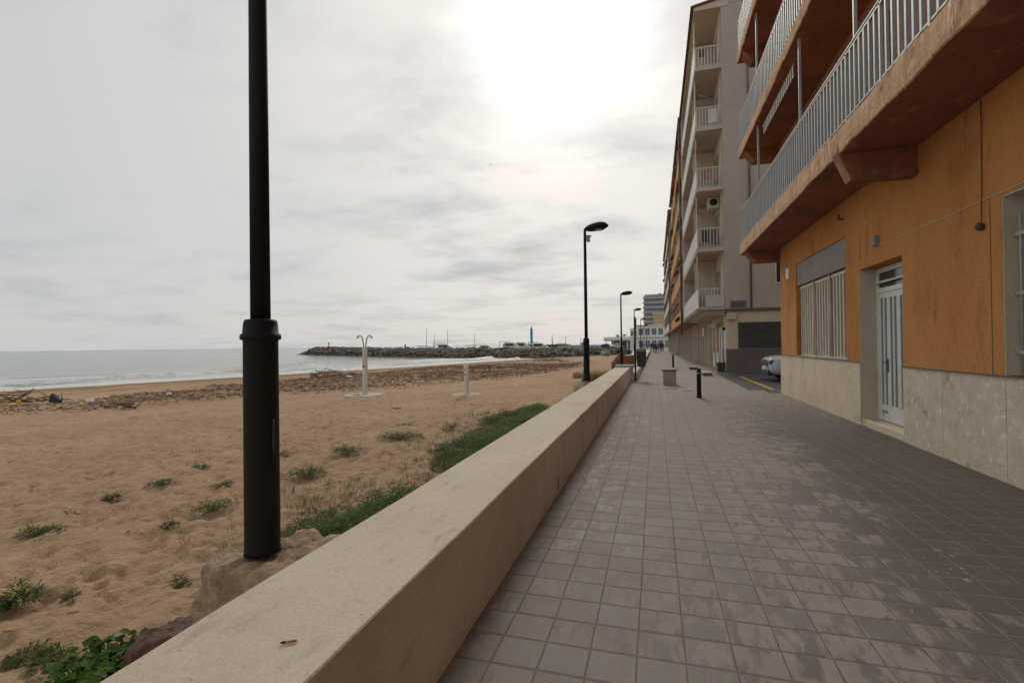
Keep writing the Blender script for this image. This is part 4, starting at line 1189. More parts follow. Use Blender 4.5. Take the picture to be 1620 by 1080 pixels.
# street front of the ground floor
GF = GX + .06
def front(y0, y1, z0, z1, name, m, d=.03): 
    b = MB(); b.box(GF-d, GF-.002, y0, y1, z0, z1); return b.build(name, m, G, .004)
front(28.35, 29.0, .02, 2.15, 'door', mat['white']); front(29.7, 30.9, .02, 2.5, 'door', mat['white_panel'])
front(31.5, 32.4, 1.0, 2.5, 'window', mat['lattice']); front(31.4, 32.5, .02, .95, 'wall_panel', mat['white_panel'])
front(33.4, 34.2, 1.0, 2.5, 'window', mat['lattice']); front(33.2, 34.4, .02, .95, 'wall_panel', mat['white_panel'])
b = MB(); b.box(GF-.42, GF-.005, 36.0, 36.9, 1.98, 2.62); b.build('air_conditioner', mat['shutter_lt'], G, .02)
b = MB(); b.prism([(GF-.5,2.55),(GF-.45,2.52),(GF,2.8),(GF,2.95)], 'y', 29.4, 32.8); b.build('door_canopy', mat['beige'], G)
for yy in (35.2, 37.4, 39.2, 41.0):
    b = MB(); b.box(GF-.22, GF, yy, yy+.3, 0, 3.2); b.build('column', mat['jamb'], G)
for yy in (35.7, 37.9, 39.7):
    b = MB(); b.box(GF-.02, GF-.003, yy, yy+1.1, .02, 2.5); b.build('door', mat['door_brown'], G)
b = MB(); b.tube([(GX+.02,28.8,.5),(GX-.03,28.75,2.3)], .012, 6); b.box(GX-.05, GX+.05, 28.6, 28.9, 2.25, 2.4)
b.build('wall_lamp', mat['pole'], G)
r = empty('planter', (3.36, 28.6, 0), 'dark brown square planter at the grey block corner', 'planter')
b = MB(); b.prism([(3.20,0),(3.52,0),(3.56,.52),(3.16,.52)], 'y', 28.4, 28.76); b.build('pot', mat['terracotta'], r, .01)
b = MB(); b.tube([(3.36,28.58,.4),(3.37,28.57,1.2),(3.38,28.56,2.2)], .014, 6); b.build('stake', mat['pole'], r)

# ------------------------------------------------------------------ row of blocks farther along
def block(name, label, y0, y1, x0, xb, zt, par, wallm, seed, parts=5, bands=None):
    rg = random.Random(seed)
    B = empty(name, (x0, y0, 0), label, 'apartment block')
    b = MB(); b.box(x0, x0+12, y0+.01, y1-.01, 0, zt); b.build('wall', wallm, B)
    b = MB(); b.box(xb-.12, x0+12.2, y0+.02, y1-.02, zt+.002, zt+.25); b.build('roof', mat['tile_red'] if seed == 1 else mat['grey_dark'], B)
    nfl = 5; fh_ = (zt - 3.3) / nfl
    for i in range(nfl):
        fz = 3.35 + i * fh_
        y = y0 + .25; k = 0
        while y < y1 - 3:
            w = min(rg.uniform(5.0, 6.2), y1 - .3 - y)
            b = MB(); b.box(xb, x0, y, y+w, fz-.18, fz); s = b.build('balcony', mat['slab'], B)
            b = MB()
            b.box(xb-.01, xb+.05, y+.02, y+w-.02, fz-.16, fz+1.0); b.box(xb+.05, x0, y+.02, y+.07, fz-.1, fz+1.0); b.build('parapet', par, s)
            b = MB(); b.box(xb+.05, x0, y+w-.12, y+w, fz+.02, fz+fh_-.2); b.build('divider', wallm, s)
            if rg.random() < .65:
                b = MB(); b.prism([(xb-.25,fz+1.75),(xb-.22,fz+1.72),(x0,fz+fh_-.3),(x0,fz+fh_-.25)], 'y', y+.4, y+w-.5); b.build('awning', rg.choice([mat['brown_awning'], par, mat['slab']]), s)
            b = MB(); b.box(x0-.03, x0-.002, y+.8, y+w-1.2, fz+.1, fz+2.2); b.build('window', mat['glass_dark'], B)
            y += w + .35; k += 1
    # ground floor: slab, columns and dark shop doors
    b = MB(); b.box(xb-.25, x0, y0+.1, y1-.1, 3.02, 3.15); b.build('canopy', mat['brown_awning'] if seed == 1 else mat['slab'], B)
    y = y0 + .4
    while y < y1 - 2:
        b = MB(); b.box(x0-.3, x0+.0, y, y+.30, 0, 3.02); b.build('column', mat['jamb'], B)
        b = MB(); b.box(x0-.03, x0-.003, y+.4, y+2.5, .02, 2.8); b.build('door', mat['door_brown'] if rg.random() < .7 else mat['grey_dark'], B)
        y += 2.75
    b = MB(); b.tube([(xb-.05,y0+.08,2.2),(xb-.05,y0+.08,zt)], .07, 8); b.build('downpipe', mat['grey_dark'], B)
    return B
o2 = block('ochre_apartment_block', 'ochre banded apartment block between the grey blocks', 42.1, 69, 3.25, 2.12, 19.6, mat['orange2'], mat['slab'], 1)
block('far_apartment_block', 'far pale grey apartment block beyond the ochre one', 69.2, 112, 2.95, 1.95, 19.2, mat['white_panel'], mat['grey_wall'], 2)
# pair of sign letters-free boards and wall lamps on the ochre block front (dark round lamps)
for yy in (46, 50):
    b = MB(); b.blob((1.98, yy, 3.75), (.14,.2,.2), yy, 12, 8, 0.05); b.build('round_lamp', mat['dark'], o2)

# ------------------------------------------------------------------ town end
def windows_y(b, y, x0, x1, nx, z0, z1, nz, ww, wh):
    for i in range(nx):
        for j in range(nz):
            cx = x0 + (x1-x0)*(i+.5)/nx; cz = z0 + (z1-z0)*(j+.5)/nz
            b.box(cx-ww/2, cx+ww/2, y-.06, y+.02, cz-wh/2, cz+wh/2)
Wb = empty('white_building', (0,150,0), 'white two storey building with big windows closing the promenade', 'building')
b = MB(); b.box(-5.2, 12, 150, 162, -.5, 6.75); b.box(-7.2, -5.2, 151, 160, -.5, 6.1); b.build('wall', mat['far_white'], Wb)
b = MB(); b.box(-7.4, 12.2, 149.6, 150, 3.35, 3.6); b.box(-5.4, 12.2, 149.7, 150, 6.76, 7.0); b.build('cornice', mat['far_white'], Wb)
for i in range(9):
    x = -4.6 + i*1.85
    for z0, z1 in ((.4, 2.4), (4.0, 5.9)):
        b = MB(); b.box(x, x+1.2, 149.93, 150.02, z0, z1); wn = b.build('window', mat['far_glass'], Wb)
        b = MB(); b.box(x+.56, x+.64, 149.88, 149.93, z0, z1); b.build('window_frame', mat['far_white'], wn)
for i in range(2):
    b = MB(); b.box(-6.9+i*.9, -6.3+i*.9, 150.93, 151.02, 3.9, 5.2); b.build('window', mat['far_glass'], Wb)
Yb = empty('yellow_building', (2,200,0), 'plain yellow block peeping above the white building', 'building')
b = MB(); b.box(-.6, 12, 200, 210, 0, 12.9); b.build('wall', mat['far_yellow'], Yb)
b = MB(); b.box(-.9, 12.2, 199.7, 210.3, 12.9, 13.2); b.build('roof', mat['far_white'], Yb)
b = MB(); windows_y(b, 200, 5, 12, 3, 4, 12, 2, 1.2, 1.4); b.build('window', mat['far_glass'], Yb)
Tb = empty('tower_block', (0,300,0), 'grey high rise with horizontal balcony bands at the promenade end', 'tower block')
b = MB(); b.box(-6.2, 18, 300, 318, 0, 29.2); b.build('wall', mat['far_grey'], Tb)
for i in range(10):
    z = 2.2 + i*2.8
    b = MB(); b.box(-6.6, 18.3, 298.6, 300, z, z+1.15); p_ = b.build('balcony', mat['far_grey'], Tb)
    b = MB(); b.box(-5.6, 17.5, 299.9, 299.99, z+1.2, z+2.6); b.build('window_band', mat['tower_glass'], p_)
b = MB(); b.box(2, 4, 304, 307, 29.2, 31); b.box(8, 12, 304, 309, 29.2, 31.5); b.box(5.5,5.7,305,305.2,29.2,32.5); b.build('roof_house', mat['far_grey'], Tb)
Pb = empty('beach_pavilion', (-12,168,0), 'low flat roofed pavilion with a white canopy left of the third lamp', 'pavilion')
b = MB(); b.box(-14.2, -6.0, 169, 178, -.6, 2.5); b.build('wall', mat['far_grey'], Pb)
b = MB(); b.box(-16.4, -5.6, 165.5, 179, 2.85, 3.75); b.build('roof', mat['far_white'], Pb)
b = MB(); b.box(-16.5, -5.5, 165.4, 179.1, 2.5, 2.85); b.build('roof_edge', mat['far_grey'], Pb)
for i in range(5):
    b = MB(); b.box(-15.8+i*2.3, -15.55+i*2.3, 166, 166.3, -.6, 2.5); b.build('column', mat['far_white'], Pb)
for i in range(3):
    b = MB(); b.box(-13.6+i*2.6, -12.0+i*2.6, 168.95, 169.02, 0, 1.9); b.build('window', mat['far_glass'], Pb)

def palm(x, y, z0, ht, label, seed, s=1.0):
    r = empty('palm_tree', (x, y, z0), label, 'palm tree')
    rg = random.Random(seed)
    b = MB(); b.tube([(x,y,z0),(x+.1,y,z0+ht*.5),(x+.05,y,z0+ht)], [.22*s,.16*s,.13*s], 8); b.build('trunk', mat['wood'], r)
    b = MB()
    for i in range(24):
        a = rg.uniform(0, 6.28); e = rg.uniform(-.35, 1.2); L = s * rg.uniform(1.2, 1.9)
        pts = []
        for k in range(7):
            t = k/6; ee = e - 1.5*t*t
            pts.append(Vector((x+.05 + math.cos(a)*L*t*math.cos(e*.6), y + math.sin(a)*L*t*math.cos(e*.6), z0+ht + L*(math.sin(e)*t - .62*t*t))))
        sd = Vector((-math.sin(a), math.cos(a), 0))
        for k in range(6):
            for sg in (1, -1):
                for h in (0, .5):
                    p = pts[k].lerp(pts[k+1], h); q = pts[k+1]
                    l = .38*s*(1-k/8)
                    b.face([p, p + (q-p)*.8, p + (q-p)*1.2 + sd*sg*l + Vector((0,0,-.22*l)), p + (q-p)*.7 + sd*sg*l*.9 + Vector((0,0,-.22*l))])
    b.build('crown', mat['palm'], r)
palm(-13.1, 182, 0, 4.4, 'small palm showing above the pavilion roof, left one', 1, .75)
palm(-10.7, 184, 0, 4.6, 'small palm showing above the pavilion roof, right one', 2, .75)
palm(-20.4, 150, -.4, 3.1, 'leaning palm right behind the second lamp post', 3, .8)
palm(-22.6, 158, -.4, 2.2, 'short palm left of the second lamp post', 4, .7)

# ------------------------------------------------------------------ breakwater
def breakwater():
    rg = random.Random(21)
    pts = [(-8.5,113.0),(-19,115),(-58.3,134),(-95,155),(-160.5,199)]
    crest = [.55,.45,.70,1.0,1.75]
    b = MB()
    core = MB()
    seg = []
    for (p, c), (q, d) in zip(zip(pts, crest), zip(pts[1:], crest[1:])):
        L = math.hypot(q[0]-p[0], q[1]-p[1]); n = int(L / .9)
        for i in range(n):
            t = i / n; seg.append((p[0]+(q[0]-p[0])*t, p[1]+(q[1]-p[1])*t, c+(d-c)*t, (q[0]-p[0])/L, (q[1]-p[1])/L))
    for j, (x, y, c, ux, uy) in enumerate(seg):
        nx, ny = uy, -ux      # towards the camera / beach
        if nx * (-x) + ny * (-y) < 0: nx, ny = -nx, -ny
        end = max(0, (j - len(seg) + 16) / 16)
        c2 = c - end * (c + 1.2)
        for lv, (off, zz) in enumerate(((4.4,-1.85),(3.5,-1.25),(2.5,-.5),(1.4,.1),(.3,.5),(-1.2,.55))):
            f = (zz + 1.85) / 2.4
            z = -1.85 + f * (c2 + 1.7)
            s = rg.uniform(.55, 1.15)
            b.blob((x + nx*off + rg.uniform(-.5,.5), y + ny*off + rg.uniform(-.5,.5), z - .25 + rg.uniform(-.15,.2)),
                   (s*rg.uniform(.7,1.2), s*rg.uniform(.7,1.1), s*rg.uniform(.5,.8)), rg.uniform(0,99), 7, 5, .5, 1.5,
                   mi=1 if (lv < 2 and rg.random() < .85) or rg.random() < .15 else 0, sm=False)
    secs = []
    for j, (x, y, c, ux, uy) in enumerate(seg):
        nx, ny = uy, -ux
        if nx * (-x) + ny * (-y) < 0: nx, ny = -nx, -ny
        end = max(0, (j - len(seg) + 16) / 16); c2 = c - .35 - end * (c + 1.2)
        secs.append([(x+nx*4.2,y+ny*4.2,-2.3),(x+nx*.4,y+ny*.4,c2),(x-nx*3.5,y-ny*3.5,c2),(x-nx*7,y-ny*7,-2.3)])
    vs = [p for s in secs for p in s]
    core.raw(vs, [(i*4+k, i*4+k+1, (i+1)*4+k+1, (i+1)*4+k) for i in range(len(secs)-1) for k in range(3)])
    root = empty('breakwater', (-60,134,-1.7), 'long rock breakwater reaching out into the sea', 'breakwater')
    b.build('boulders', [mat['boulder'], mat['boulder2']], root)
    core.build('core', mat['boulder2'], root)
breakwater()
# harbour quay behind
b = MB(); b.prism([(-9,150),(-9,210),(-110,260),(-80,190),(-40,158)], 'z', -2.5, .1); tag(b.build('harbour_quay', mat['ground']), kind='structure')

CAMF = Vector((-.279, .960, 0)); CAMR = Vector((.960, .279, 0))
def far(px, depth):
    """ground point at the given distance in front of the viewpoint and sideways pixel offset from the photograph's centre"""
    p = CAMF * depth + CAMR * ((px - 810) / 780 * depth); return p.x, p.y

BG = 'boats moored behind the breakwater'
def boat(px, depth, L, mast, label, rz, cabin=1.3, canv='hull', group=BG):
    x, y = far(px, depth); z = -1.65
    r = empty('sailing_boat' if mast else 'motor_boat', (x, y, z), label, 'boat', group)
    W = L * .16
    st = [(-.5,.75,1.5),(-.3,.95,1.45),(0,1.0,1.45),(.25,.8,1.6),(.42,.4,1.8),(.5,.04,1.95)]
    vs = []; fs = []
    for t, w, h in st:
        for q in ((-w*W, h), (-w*W*.75, .2), (0, -.35), (w*W*.75, .2), (w*W, h)): vs.append((x + t*L, y + q[0], z + q[1]*L/9))
    for i in range(len(st)-1):
        for k in range(4): fs.append((i*5+k, i*5+k+1, i*5+5+k+1, i*5+5+k))
        fs.append((i*5, i*5+5, i*5+9, i*5+4))
    fs.append((0,1,2,3,4))
    b = MB(); b.raw(vs, fs); b.build('hull', mat['hull'], r)
    hz = z + 1.45*L/9; c = cabin*L/9*.68
    b = MB(); b.prism([(x-.28*L,hz),(x+.26*L,hz),(x+.14*L,hz+c*.55),(x+.02*L,hz+c),(x-.26*L,hz+c)], 'y', y-W*.6, y+W*.6); cb_ = b.build('cabin', mat['hull'], r)
    b = MB(); b.box(x-.24*L, x+.02*L, y-W*.61, y+W*.61, hz+c*.45, hz+c*.8); b.build('window_strip', mat['glass_dark'], cb_)
    if canv != 'hull':
        b = MB(); b.box(x-.42*L, x-.1*L, y-W*.7, y+W*.7, hz+c+.25, hz+c+.38); b.box(x-.41*L,x-.40*L,y-W*.6,y-W*.55,hz,hz+c+.25); b.build('canopy', mat[canv], r)
    if mast:
        b = MB(); b.tube([(x+.05*L,y,hz),(x+.05*L,y,z+mast)], [.13,.09], 6); m_ = b.build('mast', mat['mast'], r)
        b = MB(); b.tube([(x+.05*L,y,hz+c+.7),(x-.36*L,y,hz+c+.6)], .13, 6); b.build('boom', mat['canvas_blue'], r)
        b = MB(); b.tube([(x+.05*L,y,z+mast),(x+.5*L,y,hz+.3)], .010, 4); b.tube([(x+.05*L,y,z+mast),(x-.5*L,y,hz)], .010, 4); b.build('rigging', mat['mast'], m_)
    r.rotation_euler.z = rz
    return r
boat(673, 215, 10, 11.0, 'leftmost sailing boat with a thin pale mast behind the breakwater', .4)
boat(686, 220, 9, 8.5, 'second sailing boat from the left with a faint short mast', .2)
boat(706, 190, 11, 9.4, 'sailing boat with the tallest dark mast by the fishing boat', .5)
boat(708, 176, 12, 0, 'dark canopied fishing boat beneath the tallest mast', .1, 2.0, 'canvas_blue')
boat(749, 200, 10, 7.9, 'sailing boat with a lone mast midway to the blue tower', .3)
boat(742, 168, 8, 0, 'small white motor boat right of the fishing boat', .2, 1.5)
boat(772, 172, 10, 0, 'dark topped motor boat midway to the blue tower', .1, 2.1, 'canvas_blue')
boat(776, 155, 9, 0, 'broad white motor boat low behind the rocks', .4, 1.4)
boat(796, 168, 8, 0, 'white motor boat just left of the grey canopies', .2, 1.7)
boat(812, 178, 12, 0, 'white yacht with a dark awning left of the blue tower', .15, 2.4, 'canvas_blue')
boat(829, 185, 11, 0, 'largest white yacht beside the blue tower', .1, 2.9, 'hull')
boat(856, 172, 11, 0, 'white motor yacht with dark canopy right of the blue tower', .3, 2.4, 'canvas_blue')
boat(893, 190, 10, 6.4, 'sailing boat with a short mast right of the white pole', .3)
boat(901, 175, 10, 0, 'motor boat with a dark canopy near the second lamp post', .2, 2.2, 'canvas_blue')
boat(917, 168, 8, 5.4, 'small sailing boat just left of the second lamp post', .3)
# harbour shed, quay wall, cars
x, y = far(879, 165)
r = empty('harbour_shed', (x,y,0), 'long dark green flat roofed harbour shed right of the blue tower', 'shed')
b = MB(); b.box(x-2.6, x+3.0, y, y+4, -.3, 1.1); b.build('wall', mat['far_grey'], r)
b = MB(); b.box(x-3.2, x+3.4, y-.8, y+4.5, 1.1, 1.55); b.build('roof', mat['bin'], r)
x, y = far(822, 200)
r = empty('harbour_office', (x,y,0), 'long low grey harbour building behind the yachts', 'building')
b = MB(); b.box(x-7, x+7, y, y+6, -.3, 1.7); b.build('wall', mat['far_grey'], r)
b = MB(); b.box(x-7.3, x+7.3, y-.4, y+6.4, 1.7, 2.1); b.build('roof', mat['far_white'], r)
b = MB(); b.box(x-6.5, x+6.5, y-.05, y+.02, .6, 1.4); b.build('window_band', mat['far_glass'], r)
b = MB(); x, y = far(950, 160); b.box(x-14, x+2.2, y, y+.5, -.4, 1.25)
o = b.build('quay_wall', mat['far_grey'], None, 0, (x,y,0)); tag(o, 'long grey quay wall behind the far sand left of the pavilion', 'wall')
# blue tower
x, y = far(841, 205); z0 = -.3
r = empty('blue_tower', (x,y,z0), 'slim blue harbour control tower rising over the boats', 'tower')
b = MB(); b.lathe([(.62,0),(.56,.5),(.50,6.2),(.50,6.4)], (x,y,z0), 18); b.build('shaft', mat['tower_blue'], r)
b = MB(); b.lathe([(.5,6.3),(.85,6.42),(.85,6.6),(.5,6.65)], (x,y,z0), 18); b.build('gallery', mat['tower_blue'], r)
b = MB(); b.lathe([(.42,6.65),(.46,7.4),(.55,7.5),(.52,8.2),(.40,8.5),(.34,9.0),(.12,9.2),(.04,9.6)], (x,y,z0), 18); b.build('lantern', mat['tower_blue'], r)
b = MB(); b.tube([(x-.45,y,z0+2.4),(x-1.7,y,z0+1.6),(x-1.9,y,z0)], [.14,.18,.18], 8); b.build('stair_strut', mat['tower_blue'], r)
x, y = far(874, 185)
r = empty('white_pole', (x,y,-.2), 'white pole with a forked top right of the blue tower', 'pole')
b = MB(); b.tube([(x,y,-.2),(x,y,3.6)], [.32,.26], 8); b.build('post', mat['hull'], r)
b = MB(); b.tube([(x,y,3.6),(x-.4,y,4.4),(x+.1,y,5.4)], [.07,.06,.04], 5); b.tube([(x,y,3.6),(x+.1,y,4.6),(x+.5,y,5.6)], [.07,.06,.04], 5); b.build('fork', mat['mast'], r)

# ------------------------------------------------------------------ cars
def car(loc, rz, paint, label, group=None):
    r = empty('parked_car', loc, label, 'car', group)
    X0, Y0_, Z0 = loc
    # stations from nose (t=0, x=0) to tail (x=4.3): (x, half width, z_bottom, z_shoulder, z_top, half width top)
    st = [(0,.66,.42,.70,.84,.60),(.05,.80,.28,.82,.95,.68),(.22,.87,.22,.88,1.0,.74),(.8,.89,.22,.92,1.06,.75),(1.15,.89,.22,.94,1.07,.72),
          (1.75,.90,.22,.97,1.50,.62),(2.3,.90,.22,.98,1.60,.61),(3.2,.90,.22,.99,1.58,.60),(3.8,.88,.24,1.0,1.46,.57),(4.15,.85,.28,.98,1.08,.62),(4.28,.74,.38,.8,.92,.56)]
    vs = []; fs = []; n = 10
    for x, w, zb, zs, zt, wt in st:
        half = [(w*.8, zb), (w*.98, zb+.12), (w, (zb+zs)/2), (w*.97, zs), (wt, zt-.03 if zt-zs > .2 else zt-.01)]
        half2 = [(wt*.55, zt)]
        pr = half + half2
        ring = [(-a, b_) for a, b_ in pr] + [(a, b_) for a, b_ in reversed(pr)]
        n = len(ring)
        for a, b_ in ring: vs.append((X0 + x, Y0_ + a, Z0 + b_))
    for i in range(len(st)-1):
        for k in range(n): fs.append((i*n+k, i*n+(k+1) % n, (i+1)*n+(k+1) % n, (i+1)*n+k))
    fs.append(tuple(range(n))); fs.append(tuple((len(st)-1)*n + k for k in reversed(range(n))))
    b = MB(); b.raw(vs, fs, 0, True); body = b.build('body', paint, r)
    sb = body.modifiers.new('sub', 'SUBSURF'); sb.levels = sb.render_levels = 1
    def P(x, y, z): return (X0+x, Y0_+y, Z0+z)
    b = MB(); b.face([P(1.20,-.66,1.09),P(1.72,-.56,1.455),P(1.72,.56,1.455),P(1.20,.66,1.09)]); b.build('windscreen', mat['glass_dark'], r)
    for s in (-1, 1):
        b = MB(); b.prism([(X0+1.5,Z0+1.05),(X0+1.85,Z0+1.42),(X0+3.5,Z0+1.42),(X0+3.75,Z0+1.05)], 'y', Y0_+s*.755, Y0_+s*.80); b.build('side_window', mat['glass_dark'], r)
        b = MB(); b.prism([(X0+.0,Z0+.70),(X0+.30,Z0+.73),(X0+.40,Z0+.86),(X0+.03,Z0+.86)], 'y', Y0_+s*.50, Y0_+s*.80); hl = b.build('headlight', mat['headlight'], r, .02)
        b = MB(); b.box(X0-.012, X0+.02, Y0_+s*.62-.06, Y0_+s*.62+.06, Z0+.74, Z0+.82); b.build('reflector', mat['chrome'], hl)
        b = MB(); b.blob(P(1.45, s*.96, 1.06), (.09,.11,.08), 2, 10, 8, .05); b.build('mirror', paint, r)
        for xw in (.82, 3.42):
            b = MB(); yw = s*.80
            b.tube([P(xw, yw-.1, .32), P(xw, yw-.085, .32), P(xw, yw+.085, .32), P(xw, yw+.1, .32)], [.29,.33,.33,.29], 22); w_ = b.build('wheel', mat['tyre'], r)
            b = MB(); b.tube([P(xw, s*.905-.01, .32), P(xw, s*.905+.012, .32)], .20, 16); b.build('rim', mat['chrome'], w_)
    b = MB(); b.box(X0-.03, X0+.12, Y0_-.49, Y0_+.49, Z0+.62, Z0+.80); b.build('grille', mat['dark'], r, .02)
    b = MB(); b.box(X0-.03, X0+.2, Y0_-.70, Y0_+.70, Z0+.26, Z0+.46); b.build('bumper', mat['dark'], r, .03)
    b = MB(); b.box(X0-.045, X0-.031, Y0_-.26, Y0_+.26, Z0+.46, Z0+.57); b.build('number_plate', mat['white'], r)
    for x0_ in (3.9,):
        for s in (-1, 1):
            b = MB(); b.box(X0+4.05, X0+4.26, Y0_+s*.72-.1, Y0_+s*.72+.06, Z0+.72, Z0+.92); b.build('tail_light', mat['tile_red'], r, .02)
    r.rotation_euler.z = rz
    return r
car((4.30, 22.3, .006), 0, mat['car_white'], 'white car nosing out from behind the orange house in the side street')
x, y = far(949, 157); car((x-1, y, .05), .2, mat['car_blue'], 'dark blue car on the quay right of the second lamp post', 'cars parked on the quay')
x, y = far(974, 156); car((x-2, y, .05), .1, mat['car_white'], 'white car on the quay below the pavilion', 'cars parked on the quay')
for o_ in bpy.data.objects:
    pass

# ------------------------------------------------------------------ people
def person_mat(name, trousers, top, skin, hair, hh):
    m, nt, b = new_mat(name); k = N(nt)
    tc = k.n('ShaderNodeTexCoord').outputs['Object']
    s = k.n('ShaderNodeSeparateXYZ'); k.l(tc, s.inputs[0])
    z = k.math('DIVIDE', s.outputs[2], hh)
    c = k.ramp(z, [(0, (.02,.018,.016)), (.045, trousers), (.50, top), (.835, skin), (.945, hair)], 'CONSTANT')
    f = k.noise(tc, 14, 4)
    c = k.mix(1.0, c, k.ramp(f, [(.3, .8), (.7, 1.15)]), 'MULTIPLY')
    k.l(c, b.inputs['Base Color']); b.inputs['Roughness'].default_value = .85
    return m
def person(x, y, z, hh, cols, label, rz, stride=.18, arm=.1, bag=False, group=None):
    me = bpy.data.meshes.new('person'); s = hh / 1.72
    V = []; E = []; Rr = []
    def add(p, r, par=None):
        V.append((p[0]*s, p[1]*s, p[2]*s)); Rr.append(r*s)
        if par is not None: E.append((par, len(V)-1))
        return len(V)-1
    pel = add((0,0,.95), .15)
    sp = add((0,.01,1.15), .135, pel); ch = add((0,.0,1.34), .16, sp); nk = add((0,.01,1.47), .06, ch); hd0 = add((0,.0,1.55), .085, nk); hd1 = add((0,-.015,1.64), .088, hd0); add((0,0,1.70), .05, hd1)
    for sg in (-1, 1):
        hp = add((sg*.10,0,.88), .10, pel); kn = add((sg*.11,-sg*stride*.6,.49), .065, hp); an = add((sg*.11,-sg*stride+.03,.09), .045, kn); add((sg*.12,-sg*stride-.13,.04), .035, an)
        sh = add((sg*.19,0,1.40), .065, ch); el = add((sg*.25,sg*arm+.03,1.13), .045, sh); wr = add((sg*.26,sg*arm*1.4-.08,.90), .032, el); add((sg*.26,sg*arm*1.4-.11,.81), .035, wr)
    me.from_pydata(V, E, [])
    me.materials.append(person_mat('clothes', *cols, hh))
    o = bpy.data.objects.new('person', me); col.objects.link(o)
    o.location = (x, y, z); o.rotation_euler.z = rz
    sk = o.modifiers.new('skin', 'SKIN'); ss = o.modifiers.new('sub', 'SUBSURF'); ss.levels = ss.render_levels = 2
    for i, d in enumerate(me.skin_vertices[0].data): d.radius = (Rr[i], Rr[i] * (.8 if i in (0,1,2) else 1)); d.use_root = (i == 0)
    tag(o, label, 'person', group)
    return o
SK = (.40,.24,.17)
PPL = 'people walking far along the promenade'
person(-.15, 77.5, 0, 1.70, ((.02,.02,.024), (.03,.028,.032), SK, (.03,.02,.015)), 'person in all black clothes nearest the low wall', .1, .2, group=PPL)
person(.35, 78.5, 0, 1.74, ((.035,.037,.05), (.20,.20,.21), SK, (.05,.035,.025)), 'person in a grey top and dark trousers in mid-stride', .3, .28, group=PPL)
person(.05, 82, 0, 1.66, ((.03,.03,.035), (.32,.32,.33), SK, (.30,.27,.22)), 'person in a light jacket between the dark dressed ones', -.2, .12, group=PPL)
person(.95, 92, 0, 1.76, ((.02,.02,.025), (.025,.024,.026), SK, (.02,.016,.014)), 'person in a black coat at the right of the walking group', 2.9, .2, group=PPL)
person(1.35, 96, 0, 1.70, ((.04,.04,.05), (.045,.04,.04), SK, (.04,.03,.02)), 'person in dark grey rightmost and farthest in the group', 3.0, .15, group=PPL)
person(-.75, 100, 0, 1.72, ((.03,.03,.04), (.05,.045,.05), SK, (.03,.022,.018)), 'person in dark clothes standing beside the far wall end', 0, .08, group=PPL)
x, y = far(520, 205); person(x, y, 2.0, 1.7, ((.03,.03,.035), (.04,.04,.045), SK, (.03,.02,.02)), 'lone dark figure standing on the outer breakwater', .5, .1)
x, y = far(641, 158); person(x, y, .72, 1.65, ((.03,.03,.035), (.05,.045,.045), SK, (.03,.02,.02)), 'lone dark figure on the breakwater right of the tall shower', .5, .1)

# bird
x, y, z = -26, 80, 32
r = empty('seabird', (-11.2, 33.6, 14.55), 'tiny dark bird gliding high in the sky left of the lamps', 'bird')
b = MB(); b.tube([(-11.2,33.35,14.55),(-11.2,33.45,14.56),(-11.2,33.62,14.56),(-11.2,33.8,14.54)], [.01,.04,.045,.012], 8); b.build('body', mat['dark'], r)
for sg in (-1, 1):
    b = MB(); b.prism([(0,0),(.16,0),(.12,.28),(.02,.55),(-.02,.3)], 'z', 0, .012)
    b.v = [(-11.2 + sg*q[1]*.62, 33.5 + q[0], 14.56 + q[2] + .10*q[1]) for q in b.v]; b.build('wing', mat['dark'], r)
r.scale = (.35,.35,.35)

# ------------------------------------------------------------------ light and sky
SUN_EL = R(33); SUN_AZ = R(-10.5)      # azimuth measured from +Y towards +X
sdir = Vector((math.sin(SUN_AZ)*math.cos(SUN_EL), math.cos(SUN_AZ)*math.cos(SUN_EL), math.sin(SUN_EL)))
L = bpy.data.lights.new('sun', 'SUN'); L.energy = 1.0; L.angle = R(12); L.color = (1, .94, .84)
so = bpy.data.objects.new('sun', L); col.objects.link(so)
so.rotation_euler = (-sdir).to_track_quat('-Z', 'Y').to_euler()

wd = bpy.data.worlds.new('World'); sc.world = wd; wd.use_nodes = True
nt = wd.node_tree; k = N(nt)
bg = nt.nodes['Background']; bg.inputs['Strength'].default_value = .1
sky = k.n('ShaderNodeTexSky'); sky.sky_type = 'NISHITA'; sky.sun_disc = False
sky.sun_elevation = SUN_EL; sky.sun_rotation = SUN_AZ; sky.air_density = 1.0; sky.dust_density = 2.5
tc = k.n('ShaderNodeTexCoord').outputs['Generated']
nrm = k.n('ShaderNodeVectorMath', operation='NORMALIZE'); k.l(tc, nrm.inputs[0])
dv = nrm.outputs[0]
s = k.n('ShaderNodeSeparateXYZ'); k.l(dv, s.inputs[0])
up = k.math('MAXIMUM', s.outputs[2], 0)
den = k.math('ADD', up, .10)
cx = k.n('ShaderNodeCombineXYZ'); k.l(k.math('DIVIDE', s.outputs[0], den), cx.inputs[0]); k.l(k.math('DIVIDE', s.outputs[1], den), cx.inputs[1])
pv = cx.outputs[0]
dot = k.n('ShaderNodeVectorMath', operation='DOT_PRODUCT'); k.l(dv, dot.inputs[0]); dot.inputs[1].default_value = sdir
dp = k.math('MAXIMUM', dot.outputs['Value'], 0)
g1 = k.math('POWER', dp, 7); g2 = k.math('POWER', dp, 34); g3 = k.math('POWER', dp, 120)
lum = k.math('ADD', .58, k.math('ADD', k.math('MULTIPLY', g1, .25), k.math('ADD', k.math('MULTIPLY', g2, .07), k.math('MULTIPLY', g3, .9))))
n1 = k.noise(k.mapping(pv, (1,1,1), (3.1,.7,0)), .75, 7, .52, .3)
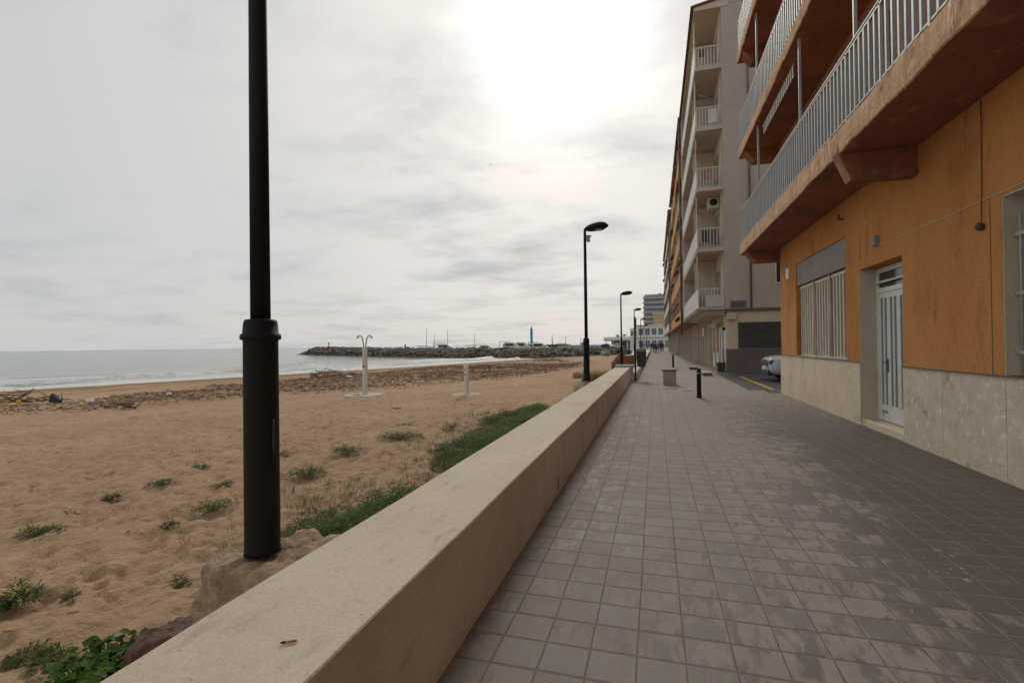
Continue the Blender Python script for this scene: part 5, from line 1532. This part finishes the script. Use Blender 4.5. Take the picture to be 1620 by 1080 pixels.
n2 = k.noise(k.mapping(pv, (.7,1.1,1), (8.2,4.7,2), (0,0,.2)), 2.6, 8, .6, .2)
n3 = k.noise(k.mapping(pv, (1,1,1), (1.3,9.7,5)), .32, 5, .5)
cl = k.math('ADD', k.math('MULTIPLY', n1, .55), k.math('ADD', k.math('MULTIPLY', n2, .30), k.math('MULTIPLY', n3, .15)))
# cloud thickness: darker blue-grey where thick, brighter where thin; contrast is higher towards the sun
thick = k.sstep(cl, .46, .66)
amt = k.math('ADD', .13, k.math('MULTIPLY', k.math('MULTIPLY', g1, k.math('SUBTRACT', 1, g2)), .52))
lum = k.math('MULTIPLY', lum, k.math('SUBTRACT', 1.04, k.math('MULTIPLY', thick, amt)))
tint = k.mix(k.math('MULTIPLY', g1, 1.0, clamp=True), (.995,.995,.99), (1.035,1.0,.935))
tint = k.mix(k.math('MULTIPLY', thick, .7), tint, (.94,.975,1.04))
cv = k.n('ShaderNodeVectorMath', operation='SCALE'); k.l(tint, cv.inputs[0]); k.l(k.math('MULTIPLY', lum, 10), cv.inputs[3])
fin = k.mix(.94, sky.outputs[0], cv.outputs[0])
k.l(fin, bg.inputs['Color'])

# ------------------------------------------------------------------ camera
PSI, PIT, ROL = R(16.2), R(.39), R(.72)
f = Vector((-math.sin(PSI)*math.cos(PIT), math.cos(PSI)*math.cos(PIT), math.sin(PIT)))
r0 = Vector((math.cos(PSI), math.sin(PSI), 0)); u0 = r0.cross(f)
rr = r0 * math.cos(ROL) - u0 * math.sin(ROL); uu = u0 * math.cos(ROL) + r0 * math.sin(ROL)
cd = bpy.data.cameras.new('camera'); cd.sensor_width = 36; cd.lens = 780 / 1620 * 36; cd.clip_start = .05; cd.clip_end = 60000
co = bpy.data.objects.new('camera', cd); col.objects.link(co)
mw = Matrix((( rr.x, uu.x, -f.x, 0), (rr.y, uu.y, -f.y, 0), (rr.z, uu.z, -f.z, 1.6), (0,0,0,1)))
co.matrix_world = mw
sc.camera = co
sc.view_settings.view_transform = 'Standard'; sc.view_settings.look = 'None'
sc.view_settings.exposure = 0; sc.view_settings.gamma = 1
sc.render.engine = 'CYCLES'
try:
    sc.cycles.use_denoising = True
    sc.cycles.max_bounces = 8
except Exception: pass
